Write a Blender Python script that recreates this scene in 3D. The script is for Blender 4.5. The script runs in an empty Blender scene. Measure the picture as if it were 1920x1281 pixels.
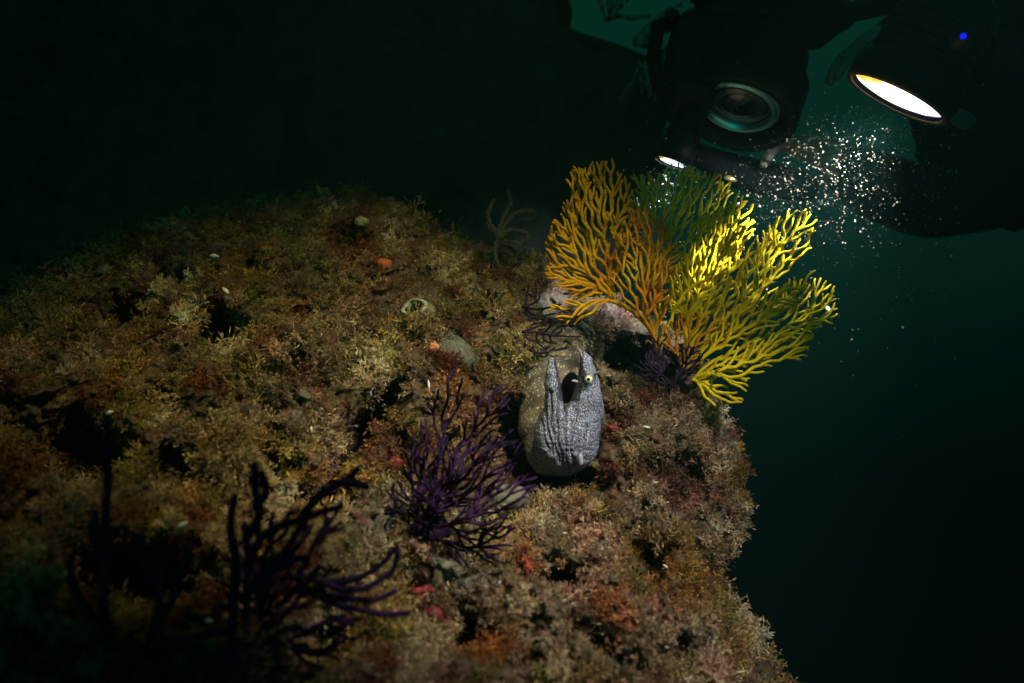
import bpy, math, random
import numpy as np
from mathutils import Vector, Matrix

random.seed(7)
RNG = np.random.default_rng(11)
S = bpy.context.scene
COL = S.collection

# ------------------------------------------------------------------ camera
F = 1280.0                                    # focal length in photo pixels
cam_d = bpy.data.cameras.new("camera")
cam = bpy.data.objects.new("camera", cam_d)
COL.objects.link(cam)
cam.location = (0, 0, 0)
cam.rotation_euler = (math.radians(90), 0, 0)
cam_d.sensor_width = 36
cam_d.lens = 24
cam_d.clip_start = 0.02
cam_d.clip_end = 200
cam_d.dof.use_dof = True
cam_d.dof.focus_distance = 0.92
cam_d.dof.aperture_fstop = 3.2
S.camera = cam


def P(u, v, Y):
    """point of the place seen at photo pixel (u, v), Y metres in front of the camera"""
    return Vector(((u - 960) / F * Y, Y, -(v - 640.5) / F * Y))


# ------------------------------------------------------------------ world
W = bpy.data.worlds.new("World")
S.world = W
W.use_nodes = True
W.node_tree.nodes["Background"].inputs[0].default_value = (0.0006, 0.010, 0.006, 1)
W.node_tree.nodes["Background"].inputs[1].default_value = 1.0

# ------------------------------------------------------------------ lights
def aim(o, target):
    d = Vector(target) - o.location
    o.rotation_euler = d.to_track_quat('-Z', 'Y').to_euler()


def spot(name, loc, target, energy, color, size, blend, radius=0.01):
    l = bpy.data.lights.new(name, 'SPOT')
    l.energy = energy
    l.color = color
    l.spot_size = math.radians(size)
    l.spot_blend = blend
    l.shadow_soft_size = radius
    o = bpy.data.objects.new(name, l)
    COL.objects.link(o)
    o.location = loc
    aim(o, target)
    return o


# daylight filtering down from the surface: dim and sea green
sun_d = bpy.data.lights.new("surface_daylight", 'SUN')
sun_d.energy = 0.5
sun_d.color = (0.03, 0.80, 0.50)
sun_d.angle = math.radians(12)
sun = bpy.data.objects.new("surface_daylight", sun_d)
COL.objects.link(sun)
sun.rotation_euler = Vector((-0.30, -0.75, -0.62)).to_track_quat('-Z', 'Y').to_euler()

# the photographer's strobes (they light the reef in the photograph)
spot("strobe_key", (0.42, 0.28, 0.50), P(1110, 980, 0.80), 35.0, (1.0, 0.93, 0.85), 55, 1.0, 0.012)
spot("strobe_snoot", (0.46, 0.32, 0.26), P(1075, 775, 0.9), 5.6, (0.93, 0.95, 1.0), 17, 0.7, 0.006)
spot("strobe_left", (0.10, 0.30, 0.60), P(690, 720, 0.90), 24.0, (1.0, 0.85, 0.38), 61, 1.0, 0.012)

# the diver's lamps
BIG = P(1686, 176, 0.95)
BIG_N = Vector((-0.50, 0.34, -0.87)).normalized()
SML = P(1262, 300, 1.22)
SML_N = Vector((-0.36, 0.14, -0.90)).normalized()
spot("video_beam", BIG + BIG_N * 0.012, BIG + Vector((-.28, .80, -.66)), 30.0, (0.90, 0.93, 1.0), 92, 0.8, 0.03)
spot("spill_on_fan", BIG + BIG_N * 0.014, P(1318, 495, 1.02), 75.0, (1.0, 0.98, 0.80), 11, 0.9, 0.01)
spot("small_beam", SML + SML_N * 0.012, SML + SML_N, 16.0, (0.75, 0.86, 1.0), 70, 0.9, 0.015)

S.view_settings.view_transform = 'Standard'
S.view_settings.look = 'None'
S.view_settings.exposure = 0.0
S.view_settings.gamma = 1.0
S.cycles.use_denoising = True
S.cycles.max_bounces = 4
S.cycles.volume_bounces = 0
S.cycles.volume_step_rate = 4
S.cycles.sample_clamp_indirect = 3
S.cycles.light_sampling_threshold = 0.0


# ------------------------------------------------------------------ helpers
def tag(o, label=None, cat=None, group=None, kind=None):
    if label: o['label'] = label
    if cat: o['category'] = cat
    if group: o['group'] = group
    if kind: o['kind'] = kind
    return o


def empty(name, loc):
    o = bpy.data.objects.new(name, None)
    o.empty_display_size = 0.02
    COL.objects.link(o)
    o.location = loc
    return o


def make_mesh(name, verts, tris=None, quads=None, mat=None, parent=None, smooth=True, color=None, mats=None, midx=None):
    """mesh from numpy arrays; verts in world space, stored relative to the parent"""
    verts = np.asarray(verts, dtype=np.float32)
    me = bpy.data.meshes.new(name)
    nt = 0 if tris is None else len(tris)
    nq = 0 if quads is None else len(quads)
    loops = []
    if nt: loops.append(np.asarray(tris, dtype=np.int32).ravel())
    if nq: loops.append(np.asarray(quads, dtype=np.int32).ravel())
    loops = np.concatenate(loops)
    starts = np.concatenate([np.arange(nt) * 3, nt * 3 + np.arange(nq) * 4]).astype(np.int32)
    off = Vector((0, 0, 0))
    if parent is not None:
        off = parent.matrix_world.translation if parent.parent is None else parent.location
        off = parent.location.copy()
        pp = parent.parent
        while pp is not None:
            off = off + pp.location
            pp = pp.parent
        verts = verts - np.array(off, dtype=np.float32)
    me.vertices.add(len(verts)); me.vertices.foreach_set("co", verts.ravel())
    me.loops.add(len(loops)); me.loops.foreach_set("vertex_index", loops)
    me.polygons.add(nt + nq)
    me.polygons.foreach_set("loop_start", starts)
    me.polygons.foreach_set("use_smooth", np.full(nt + nq, smooth, dtype=bool))
    if mats:
        for m in mats: me.materials.append(m)
        me.polygons.foreach_set("material_index", np.asarray(midx, dtype=np.int32))
    elif mat:
        me.materials.append(mat)
    me.update(calc_edges=True)
    if color is not None:
        a = me.color_attributes.new("tint", 'FLOAT_COLOR', 'POINT')
        a.data.foreach_set("color", np.asarray(color, dtype=np.float32).ravel())
    me.validate()
    o = bpy.data.objects.new(name, me)
    COL.objects.link(o)
    if parent is not None: o.parent = parent
    return o


class MB:
    """collects shapes that make ONE mesh"""
    def __init__(s): s.v = []; s.t = []; s.q = []; s.n = 0
    def add(s, v, t=None, q=None):
        v = np.asarray(v, dtype=np.float64)
        if t is not None and len(t): s.t.append(np.asarray(t) + s.n)
        if q is not None and len(q): s.q.append(np.asarray(q) + s.n)
        s.v.append(v); s.n += len(v)
    def tube(s, pts, rad, sides=7, caps=True):
        pts = np.array([list(p) for p in pts], dtype=np.float64)
        n = len(pts)
        rad = np.broadcast_to(np.asarray(rad, dtype=np.float64), (n,)).copy()
        tan = np.gradient(pts, axis=0)
        tan /= np.linalg.norm(tan, axis=1)[:, None] + 1e-12
        if caps:
            r0, r1 = rad[0], rad[-1]
            pts = np.vstack([pts[0] - tan[0] * r0 * .9, pts[0] - tan[0] * r0 * .5, pts, pts[-1] + tan[-1] * r1 * .5, pts[-1] + tan[-1] * r1 * .9])
            rad = np.concatenate([[r0 * .3, r0 * .8], rad, [r1 * .8, r1 * .3]])
            tan = np.vstack([tan[0], tan[0], tan, tan[-1], tan[-1]])
            n += 4
        a = np.array([0.31, 0.52, 0.79]); a -= tan[0] * a.dot(tan[0]); a /= np.linalg.norm(a)
        V = np.zeros((n, sides, 3))
        ang = np.arange(sides) * 2 * math.pi / sides
        for i in range(n):
            a = a - tan[i] * a.dot(tan[i]); a /= np.linalg.norm(a) + 1e-12
            b = np.cross(tan[i], a)
            V[i] = pts[i] + rad[i] * (np.cos(ang)[:, None] * a + np.sin(ang)[:, None] * b)
        V = V.reshape(-1, 3)
        i = np.arange(n - 1)[:, None] * sides; j = np.arange(sides)[None]; j2 = (j + 1) % sides
        q = np.stack([i + j, i + j2, i + sides + j2, i + sides + j], -1).reshape(-1, 4)
        V = np.vstack([V, pts[0], pts[-1]])
        t = [(n * sides, (k + 1) % sides, k) for k in range(sides)]
        t += [(n * sides + 1, (n - 1) * sides + k, (n - 1) * sides + (k + 1) % sides) for k in range(sides)]
        s.add(V, t, q)
    def lathe(s, c, axis, prof, sides=48, caps=True):
        """profile = [(distance along axis, radius)]; closed at the ends with fans"""
        c = np.array(list(c)); ax = np.array(list(axis)); ax /= np.linalg.norm(ax)
        a = np.cross(ax, [0.12, 0.9, 0.4]); a /= np.linalg.norm(a); b = np.cross(ax, a)
        ang = np.arange(sides) * 2 * math.pi / sides
        ring = np.cos(ang)[:, None] * a + np.sin(ang)[:, None] * b
        V = np.concatenate([c + ax * h + ring * r for h, r in prof])
        n = len(prof)
        i = np.arange(n - 1)[:, None] * sides; j = np.arange(sides)[None]; j2 = (j + 1) % sides
        q = np.stack([i + j, i + j2, i + sides + j2, i + sides + j], -1).reshape(-1, 4)
        V = np.vstack([V, c + ax * prof[0][0], c + ax * prof[-1][0]])
        t = [(n * sides, (k + 1) % sides, k) for k in range(sides)]
        t += [(n * sides + 1, (n - 1) * sides + k, (n - 1) * sides + (k + 1) % sides) for k in range(sides)]
        if not caps: V = V[:-2]; t = None
        s.add(V, t, q)
    def blob(s, c, r, rot=None, seg=20, rough=0.0, seed=0, pw=1.0):
        """ellipsoid (rx, ry, rz), optionally lumpy / boxy"""
        rings = seg // 2
        th = np.linspace(0, math.pi, rings + 1)[1:-1]
        ph = np.arange(seg) * 2 * math.pi / seg
        T, H = np.meshgrid(th, ph, indexing='ij')
        d = np.stack([np.sin(T) * np.cos(H), np.sin(T) * np.sin(H), np.cos(T)], -1).reshape(-1, 3)
        d = np.vstack([d, [0, 0, 1], [0, 0, -1]])
        if pw != 1.0: d = np.sign(d) * np.abs(d) ** pw
        if rough:
            d = d * (1 + rough * perlin(d * 1.9 + seed * 7.3)[:, None] + rough * .6 * perlin(d * 4.3 + seed * 3.1)[:, None])
        d = d * np.array(list(r))
        if rot is not None: d = d @ np.array(rot.to_3x3()).T
        V = d + np.array(list(c))
        m = rings - 1
        i = np.arange(m - 1)[:, None] * seg; j = np.arange(seg)[None]; j2 = (j + 1) % seg
        q = np.stack([i + j, i + seg + j, i + seg + j2, i + j2], -1).reshape(-1, 4)
        t = [(m * seg, k, (k + 1) % seg) for k in range(seg)]
        t += [(m * seg + 1, (m - 1) * seg + (k + 1) % seg, (m - 1) * seg + k) for k in range(seg)]
        s.add(V, t, q)
    def build(s, name, mat, parent=None, smooth=True):
        return make_mesh(name, np.concatenate(s.v), np.concatenate(s.t) if s.t else None,
                         np.concatenate(s.q) if s.q else None, mat, parent, smooth)


# gradient noise
_perm = RNG.permutation(256); _perm = np.concatenate([_perm, _perm, _perm])
_g = RNG.normal(size=(256, 3)); _g /= np.linalg.norm(_g, axis=1)[:, None]


def perlin(p):
    p = np.asarray(p, dtype=np.float64)
    i = np.floor(p).astype(int); f = p - i; i &= 255
    w = f * f * f * (f * (f * 6 - 15) + 10)
    out = 0
    for dx in (0, 1):
        for dy in (0, 1):
            for dz in (0, 1):
                h = _perm[_perm[_perm[i[..., 0] + dx] + i[..., 1] + dy] + i[..., 2] + dz]
                g = _g[h]
                d = (g * (f - np.array([dx, dy, dz]))).sum(-1)
                ww = (w[..., 0] if dx else 1 - w[..., 0]) * (w[..., 1] if dy else 1 - w[..., 1]) * (w[..., 2] if dz else 1 - w[..., 2])
                out = out + d * ww
    return out * 1.6


def fbm(p, octaves=4, gain=0.5):
    a, s, o = 1.0, 0.0, 0.0
    for k in range(octaves):
        o = o + a * perlin(p * 2 ** k + 17.3 * k); s += a; a *= gain
    return o / s


def sstep(x, a, b):
    t = np.clip((x - a) / (b - a), 0, 1)
    return t * t * (3 - 2 * t)


# ------------------------------------------------------------------ materials
def new_mat(name):
    m = bpy.data.materials.new(name); m.use_nodes = True
    return m, m.node_tree.nodes, m.node_tree.links, m.node_tree.nodes["Principled BSDF"]


def simple(name, col, rough=0.6, metal=0.0, noise=0.25, scale=60, bump=0.0, spec=0.5, sss=0.0):
    m, N, L, b = new_mat(name)
    tc = N.new("ShaderNodeTexCoord"); nz = N.new("ShaderNodeTexNoise")
    nz.inputs["Scale"].default_value = scale; nz.inputs["Detail"].default_value = 5
    L.new(tc.outputs["Object"], nz.inputs["Vector"])
    mx = N.new("ShaderNodeMix"); mx.data_type = 'RGBA'
    c = np.array(col)
    mx.inputs[6].default_value = (*np.clip(c * (1 - noise), 0, 1), 1)
    mx.inputs[7].default_value = (*np.clip(c * (1 + noise), 0, 1), 1)
    rp = N.new("ShaderNodeMapRange"); rp.inputs[1].default_value = .35; rp.inputs[2].default_value = .65
    L.new(nz.outputs[0], rp.inputs[0]); L.new(rp.outputs[0], mx.inputs[0])
    L.new(mx.outputs[2], b.inputs["Base Color"])
    b.inputs["Roughness"].default_value = rough; b.inputs["Metallic"].default_value = metal
    b.inputs["Specular IOR Level"].default_value = spec
    if bump:
        bp = N.new("ShaderNodeBump"); bp.inputs["Strength"].default_value = bump; bp.inputs["Distance"].default_value = 0.002
        L.new(nz.outputs[0], bp.inputs["Height"]); L.new(bp.outputs[0], b.inputs["Normal"])
    return m


def emit_mat(name, col, strength):
    m, N, L, b = new_mat(name)
    b.inputs["Base Color"].default_value = (0.05, 0.05, 0.05, 1)
    b.inputs["Emission Color"].default_value = (*col, 1)
    b.inputs["Emission Strength"].default_value = strength
    return m


def reef_mat():
    m, N, L, b = new_mat("encrusted_rock")
    tc = N.new("ShaderNodeTexCoord")
    n1 = N.new("ShaderNodeTexNoise"); n1.inputs["Scale"].default_value = 14; n1.inputs["Detail"].default_value = 8
    n2 = N.new("ShaderNodeTexNoise"); n2.inputs["Scale"].default_value = 120; n2.inputs["Detail"].default_value = 6
    for n in (n1, n2): L.new(tc.outputs["Object"], n.inputs["Vector"])
    r = N.new("ShaderNodeValToRGB")
    e = r.color_ramp.elements
    e[0].position = .30; e[0].color = (.035, .03, .02, 1)
    e[1].position = .72; e[1].color = (.15, .14, .11, 1)
    for p, c in ((.42, (.07, .055, .03, 1)), (.5, (.10, .075, .045, 1)), (.58, (.09, .035, .03, 1)), (.63, (.12, .11, .08, 1))):
        k = e.new(p); k.color = c
    L.new(n1.outputs[0], r.inputs[0])
    mx = N.new("ShaderNodeMix"); mx.data_type = 'RGBA'; mx.blend_type = 'MULTIPLY'; mx.inputs[0].default_value = .8
    r2 = N.new("ShaderNodeMapRange"); r2.inputs[1].default_value = .3; r2.inputs[2].default_value = .7; r2.inputs[3].default_value = .35; r2.inputs[4].default_value = 1.5
    L.new(n2.outputs[0], r2.inputs[0]); L.new(r.outputs[0], mx.inputs[6]); L.new(r2.outputs[0], mx.inputs[7])
    L.new(mx.outputs[2], b.inputs["Base Color"])
    b.inputs["Roughness"].default_value = .85
    b.inputs["Specular IOR Level"].default_value = .25
    bp = N.new("ShaderNodeBump"); bp.inputs["Strength"].default_value = .9; bp.inputs["Distance"].default_value = .004
    L.new(n2.outputs[0], bp.inputs["Height"]); L.new(bp.outputs[0], b.inputs["Normal"])
    return m


def turf_mat():
    m, N, L, b = new_mat("algae_turf_fronds")
    at = N.new("ShaderNodeAttribute"); at.attribute_name = "tint"
    L.new(at.outputs["Color"], b.inputs["Base Color"])
    b.inputs["Roughness"].default_value = .7
    b.inputs["Specular IOR Level"].default_value = .25
    tr = N.new("ShaderNodeBsdfTranslucent"); ms = N.new("ShaderNodeMixShader"); ms.inputs[0].default_value = .3
    L.new(at.outputs["Color"], tr.inputs[0])
    out = N["Material Output"]
    L.new(b.outputs[0], ms.inputs[1]); L.new(tr.outputs[0], ms.inputs[2]); L.new(ms.outputs[0], out.inputs[0])
    return m


M_REEF = reef_mat()
M_TURF = turf_mat()

# ------------------------------------------------------------------ water (backdrop dome)
def water_dome():
    m, N, L, b = new_mat("open_water")
    tc = N.new("ShaderNodeTexCoord"); sp = N.new("ShaderNodeSeparateXYZ"); nm = N.new("ShaderNodeVectorMath"); nm.operation = 'NORMALIZE'
    L.new(tc.outputs["Object"], nm.inputs[0]); L.new(nm.outputs[0], sp.inputs[0])
    r = N.new("ShaderNodeValToRGB"); e = r.color_ramp.elements
    mr = N.new("ShaderNodeMapRange"); mr.inputs[1].default_value = -.6; mr.inputs[2].default_value = .6
    L.new(sp.outputs[2], mr.inputs[0]); L.new(mr.outputs[0], r.inputs[0])
    e[0].position = .15; e[0].color = (.0001, .0008, .0008, 1)
    e[1].position = 1.0; e[1].color = (.0008, .030, .018, 1)
    for p, c in ((.36, (.0001, .0012, .0010, 1)), (.5, (.0002, .0055, .0036, 1)), (.6, (.0004, .0115, .0075, 1)), (.82, (.0006, .020, .013, 1))):
        k = e.new(p); k.color = c
    # bright patch added behind the camera for the teal port ring to reflect
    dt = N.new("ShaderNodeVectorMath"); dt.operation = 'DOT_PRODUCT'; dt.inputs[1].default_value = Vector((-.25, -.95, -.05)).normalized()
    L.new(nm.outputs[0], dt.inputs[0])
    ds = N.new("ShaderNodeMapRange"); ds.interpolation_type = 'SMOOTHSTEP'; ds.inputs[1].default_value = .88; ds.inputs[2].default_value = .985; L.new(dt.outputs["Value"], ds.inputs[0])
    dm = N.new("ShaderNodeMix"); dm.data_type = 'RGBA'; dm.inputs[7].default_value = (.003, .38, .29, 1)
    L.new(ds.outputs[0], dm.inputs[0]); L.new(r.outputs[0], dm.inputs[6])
    em = N.new("ShaderNodeEmission"); L.new(dm.outputs[2], em.inputs[0])
    L.new(em.outputs[0], N["Material Output"].inputs[0])
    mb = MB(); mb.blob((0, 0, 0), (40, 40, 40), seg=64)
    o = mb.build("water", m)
    tag(o, "dark sea green open water around the reef", "water", kind="structure")


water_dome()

# ------------------------------------------------------------------ reef shape
CTRL = np.array([
    (-250, 1450, .40), (0, 1281, .44), (300, 1281, .49), (600, 1281, .53), (900, 1281, .57), (1200, 1281, .63), (1450, 1281, .74), (900, 1500, .45), (1500, 1500, .65),
    (-200, 1000, .55), (0, 1000, .57), (400, 1000, .64), (700, 1050, .70), (900, 1050, .74), (1200, 1050, .76), (1400, 1000, .88),
    (-200, 700, .82), (0, 700, .82), (300, 700, .86), (600, 700, .87), (850, 700, .92), (1020, 800, 1.00), (1250, 850, .88), (1370, 860, .96),
    (-200, 520, 1.05), (0, 500, 1.08), (300, 430, 1.18), (600, 400, 1.18), (820, 460, 1.12), (980, 510, 1.10), (1150, 620, 1.08), (1300, 700, 1.0)])


def tps(c):
    X = c[:, :2] / 1000.0
    def k(r2): return np.where(r2 > 1e-12, r2 * np.log(r2 + 1e-20), 0) * .5
    n = len(X); D = ((X[:, None] - X[None]) ** 2).sum(-1)
    A = np.zeros((n + 3, n + 3)); A[:n, :n] = k(D) + np.eye(n) * 1e-3
    A[:n, n] = 1; A[:n, n + 1:] = X; A[n, :n] = 1; A[n + 1:, :n] = X.T
    w = np.linalg.solve(A, np.concatenate([c[:, 2], [0, 0, 0]]))
    def f(u, v):
        q = np.stack([u, v], -1) / 1000.0
        o = w[n] + q[..., 0] * w[n + 1] + q[..., 1] * w[n + 2]
        for i in range(n): o = o + w[i] * k(((q - X[i]) ** 2).sum(-1))
        return o
    return f


base_depth = tps(CTRL)

PITS = [  # u, v, ru, rv, angle, depth
    (410, 618, 62, 55, 20, .15), (232, 590, 55, 50, 0, .12), (655, 455, 48, 42, 0, .07), (690, 800, 135, 42, -52, .11),
    (1000, 858, 74, 85, 0, .14), (1050, 720, 75, 110, 0, .09), (1175, 668, 75, 45, 10, .16), (1240, 700, 60, 40, 0, .08), (955, 805, 42, 80, 0, .14),
    (1035, 560, 65, 38, -15, .10), (520, 870, 60, 40, 20, .06), (1062, 905, 92, 34, 0, .15), (700, 640, 30, 22, 0, .04), (560, 590, 34, 20, 0, .03), (600, 930, 90, 40, -10, .08),
    (1270, 905, 70, 60, 30, .035), (1210, 1060, 60, 70, 0, .035), (1050, 1075, 55, 34, 20, .06), (880, 1190, 70, 50, 0, .05),
    (150, 850, 120, 90, 0, .06), (330, 880, 60, 60, 0, .05), (480, 1100, 90, 90, 0, .05), (250, 1080, 160, 90, 0, .08), (620, 1200, 80, 60, 0, .06),
    (1390, 1060, 50, 40, 0, .08), (1120, 1200, 50, 30, 30, .03), (880, 1010, 110, 70, -20, .04), (470, 500, 36, 24, 0, .04), (560, 680, 30, 20, 20, .03),
    (330, 520, 40, 26, 0, .04), (140, 660, 40, 30, 0, .04), (510, 760, 30, 22, 0, .03), (800, 520, 30, 18, 0, .025), (900, 600, 25, 18, 0, .025), (310, 760, 40, 30, 0, .04)]

OUT = np.array([(-350, 620), (-100, 560), (60, 520), (140, 470), (240, 425), (360, 392), (500, 372), (640, 368), (740, 378), (800, 400), (822, 445),
                (900, 468), (960, 470), (1015, 472), (1050, 520), (1080, 560), (1150, 575), (1210, 610), (1290, 650), (1330, 740), (1372, 800), (1390, 860),
                (1392, 905), (1405, 960), (1392, 1000), (1352, 1030), (1344, 1080), (1368, 1130), (1415, 1180), (1445, 1240), (1475, 1330), (1560, 1500),
                (900, 1600), (-200, 1600), (-450, 1100)], dtype=float)


def worley(p, seed=0):
    """2-D cells: distance to the nearest and second feature point, id value"""
    i0 = np.floor(p).astype(int); F1 = np.full(p.shape[:-1], 9.0); F2 = F1.copy(); ID = np.zeros(F1.shape)
    for dx in (-1, 0, 1):
        for dy in (-1, 0, 1):
            c = i0 + np.array([dx, dy]); h = _perm[_perm[(c[..., 0] + seed) & 255] + (c[..., 1] & 255)]
            h2 = _perm[h + 57]; fp = c + .5 + .42 * (np.stack([h, h2], -1) / 127.5 - 1)
            d = np.linalg.norm(p - fp, axis=-1); nearer = d < F1
            F2 = np.where(nearer, F1, np.minimum(F2, d)); ID = np.where(nearer, h / 255.0, ID); F1 = np.where(nearer, d, F1)
    return F1, F2, ID


def puffs(u, v, Yb):
    """pillow-like growth: height 0..1 and cell ids at two scales"""
    X = (u - 960) / F * Yb; Z = (v - 640) / F * Yb
    p = np.stack([X, Z], -1); w = np.stack([perlin(np.stack([X * 14, Z * 14, X * 0], -1)), perlin(np.stack([X * 14, Z * 14, X * 0 + 5], -1))], -1) * .022
    a1, a2, ia = worley((p + w) / .055); b1, b2, ib = worley((p + w * .6) / .024, 31)
    return np.clip(1 - a1 ** 2 * 1.5, 0, 1) * sstep(a2 - a1, 0, .25), np.clip(1 - b1 ** 2 * 1.5, 0, 1) * sstep(b2 - b1, 0, .3), ia, ib


def reef_depth(u, v, edge=None):
    """edge = distance inside the silhouette in pixels"""
    Y = base_depth(u, v)
    for (pu, pv, ru, rv, a, d) in PITS:
        ca, sa = math.cos(math.radians(a)), math.sin(math.radians(a))
        du, dv = u - pu, v - pv
        x = (du * ca + dv * sa) / ru; y = (-du * sa + dv * ca) / rv
        wob = 1 + .25 * perlin(np.stack([u * .02, v * .02, np.full_like(u, pu * .013)], -1))
        r = np.sqrt(x * x + y * y) * wob
        Y = Y + d * 1.7 * (1 - sstep(r, .5, 1.05))
    q = np.stack([u * .9, Y * 900 * 0.6, v * .9], -1) / 1000.0
    pa, pb, _a, _b = puffs(u, v, base_depth(u, v))
    Y = Y - .026 * pa - .011 * pb
    Y = Y - .060 * fbm(q * 7.0, 3) - .035 * np.abs(fbm(q * 19.0 + 5, 3)) * 1.6 - .010 * fbm(q * 45.0 + 9, 3)
    if edge is not None:
        R = 130.0
        e = np.clip(edge, 0, R) / R
        Y = Y + .16 * (1 - np.sqrt(np.clip(1 - (1 - e) ** 2, 0, 1)))
        Y = Y + np.clip(-edge, 0, 400) * .004
    return Y


def build_reef():
    C = np.array([760.0, 930.0])
    # dense closed outline
    pts = np.vstack([OUT, OUT[:1]])
    seg = np.linalg.norm(np.diff(pts, axis=0), axis=1); cum = np.concatenate([[0], np.cumsum(seg)])
    # resample with equal angle-ish spacing weighted by length
    NT = 1150
    s = np.linspace(0, cum[-1], NT, endpoint=False)
    ou = np.interp(s, cum, pts[:, 0]); ov = np.interp(s, cum, pts[:, 1])
    for _ in range(6):
        ou = (ou + np.roll(ou, 1) + np.roll(ou, -1)) / 3; ov = (ov + np.roll(ov, 1) + np.roll(ov, -1)) / 3
    w = 16 * perlin(np.stack([ou * .012, ov * .012, ou * 0], -1)) + 9 * perlin(np.stack([ou * .035, ov * .035, ou * 0 + 4], -1)) + 4 * perlin(np.stack([ou * .09, ov * .09, ou * 0 + 4], -1))
    dirv = np.stack([ou - C[0], ov - C[1]], -1); L = np.linalg.norm(dirv, axis=1)
    ou = ou + dirv[:, 0] / L * w; ov = ov + dirv[:, 1] / L * w
    NR = 330
    t = np.linspace(0.003, 1, NR) ** .8
    u = C[0] + t[:, None] * (ou - C[0])[None]; v = C[1] + t[:, None] * (ov - C[1])[None]
    edge = (1 - t)[:, None] * (np.hypot(ou - C[0], ov - C[1]))[None] * .8
    Y = reef_depth(u, v, edge)
    X = (u - 960) / F * Y; Z = -(v - 640.5) / F * Y
    V = np.stack([X, Y, Z], -1)
    # skirt going back behind the silhouette, narrowing
    sk = []
    last = V[-1]; cen = last.mean(0)
    for k in range(1, 26):
        a = k / 25.0
        r = last.copy()
        r[:, 1] += .6 * a + .03 * perlin(np.stack([last[:, 0] * 9, np.full(NT, a * 4), last[:, 2] * 9], -1))
        r[:, 0] = cen[0] + (r[:, 0] - cen[0]) * (1 + .02 * a - .25 * a * a)
        r[:, 2] = cen[2] + (r[:, 2] - cen[2]) * (1 + .02 * a - .25 * a * a)
        sk.append(r)
    V = np.concatenate([V, np.array(sk)], 0)
    n = V.shape[0]
    i = np.arange(n - 1)[:, None] * NT; j = np.arange(NT)[None]; j2 = (j + 1) % NT
    q = np.stack([i + j, i + NT + j, i + NT + j2, i + j2], -1).reshape(-1, 4)
    Vf = V.reshape(-1, 3)
    t_ = [(k, (k + 1) % NT, n * NT) for k in range(NT)]
    Vf = np.vstack([Vf, V[0].mean(0)])
    o = make_mesh("reef", Vf, t_, q, M_REEF)
    tag(o, "rough encrusted reef rock overgrown with algae", "reef", kind="structure")
    return V, NT


REEF_V, REEF_N = build_reef()

# lookup: front depth per pixel from the reef grid
_U = 960 + REEF_V[..., 0] / REEF_V[..., 1] * F
_Vv = 640.5 - REEF_V[..., 2] / REEF_V[..., 1] * F
_GW, _GH, _G0, _GS = 520, 460, -300, 5
_map = np.full((_GH, _GW), np.inf)
_iu = np.clip(((_U - _G0) / _GS).astype(int), 0, _GW - 1).ravel(); _iv = np.clip(((_Vv - _G0) / _GS).astype(int), 0, _GH - 1).ravel()
np.minimum.at(_map, (_iv, _iu), REEF_V[..., 1].ravel())


def ry(u, v, dflt=1.1):
    iu = int(np.clip((u - _G0) / _GS, 1, _GW - 2)); iv = int(np.clip((v - _G0) / _GS, 1, _GH - 2))
    w = _map[iv - 1:iv + 2, iu - 1:iu + 2]; w = w[np.isfinite(w)]
    return float(np.median(w)) if len(w) else dflt


# ------------------------------------------------------------------ algae turf
PAL = {k: np.array(c) for k, c in dict(
    tan=(.36, .25, .15), olive=(.24, .20, .06), green=(.12, .13, .045), pink=(.38, .22, .16), redb=(.17, .045, .025),
    maroon=(.09, .018, .018), rust=(.34, .10, .025), ochre=(.28, .16, .03), sand=(.42, .33, .21), grey=(.22, .21, .16)).items()}
PATCH = [  # u, v, radius, colour, strength
    (655, 455, 60, 'redb', .9), (720, 495, 16, 'rust', 1), (690, 470, 36, 'rust', .6), (560, 570, 40, 'rust', .5), (380, 735, 45, 'redb', .9), (130, 760, 60, 'redb', .6),
    (740, 850, 70, 'redb', .8), (740, 870, 22, 'rust', .9), (850, 740, 60, 'rust', .45), (900, 780, 70, 'maroon', .6), (1165, 800, 40, 'redb', .8),
    (1270, 905, 75, 'maroon', .85), (1170, 910, 45, 'maroon', .9), (1330, 930, 40, 'redb', .5), (1385, 900, 45, 'ochre', .8), (1210, 1050, 70, 'ochre', .85), (1260, 1110, 70, 'rust', .5), (1310, 1110, 60, 'ochre', .7),
    (1150, 1130, 40, 'rust', .8), (1170, 1180, 30, 'rust', .8), (985, 1060, 24, 'rust', .9), (920, 1215, 50, 'rust', .8), (980, 1250, 50, 'redb', .7), (810, 1150, 40, 'redb', .9), (780, 1110, 40, 'maroon', .8),
    (1100, 1050, 80, 'pink', .5), (1060, 1120, 60, 'pink', .5), (1250, 1230, 80, 'pink', .4), (580, 500, 60, 'green', .6), (450, 480, 80, 'ochre', .5), (400, 800, 70, 'ochre', .35), (250, 700, 80, 'ochre', .4),
    (640, 660, 80, 'sand', .35), (620, 800, 60, 'sand', .4), (1280, 800, 70, 'sand', .4), (1200, 960, 50, 'sand', .5), (1150, 610, 50, 'pink', .7), (700, 960, 60, 'grey', .7), (680, 1020, 60, 'grey', .7), (580, 880, 30, 'rust', .5), (500, 960, 60, 'pink', .3),
    (540, 1130, 40, 'rust', .5), (150, 1000, 100, 'maroon', .5), (900, 960, 60, 'grey', .6), (860, 1090, 80, 'grey', .6)]


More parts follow.
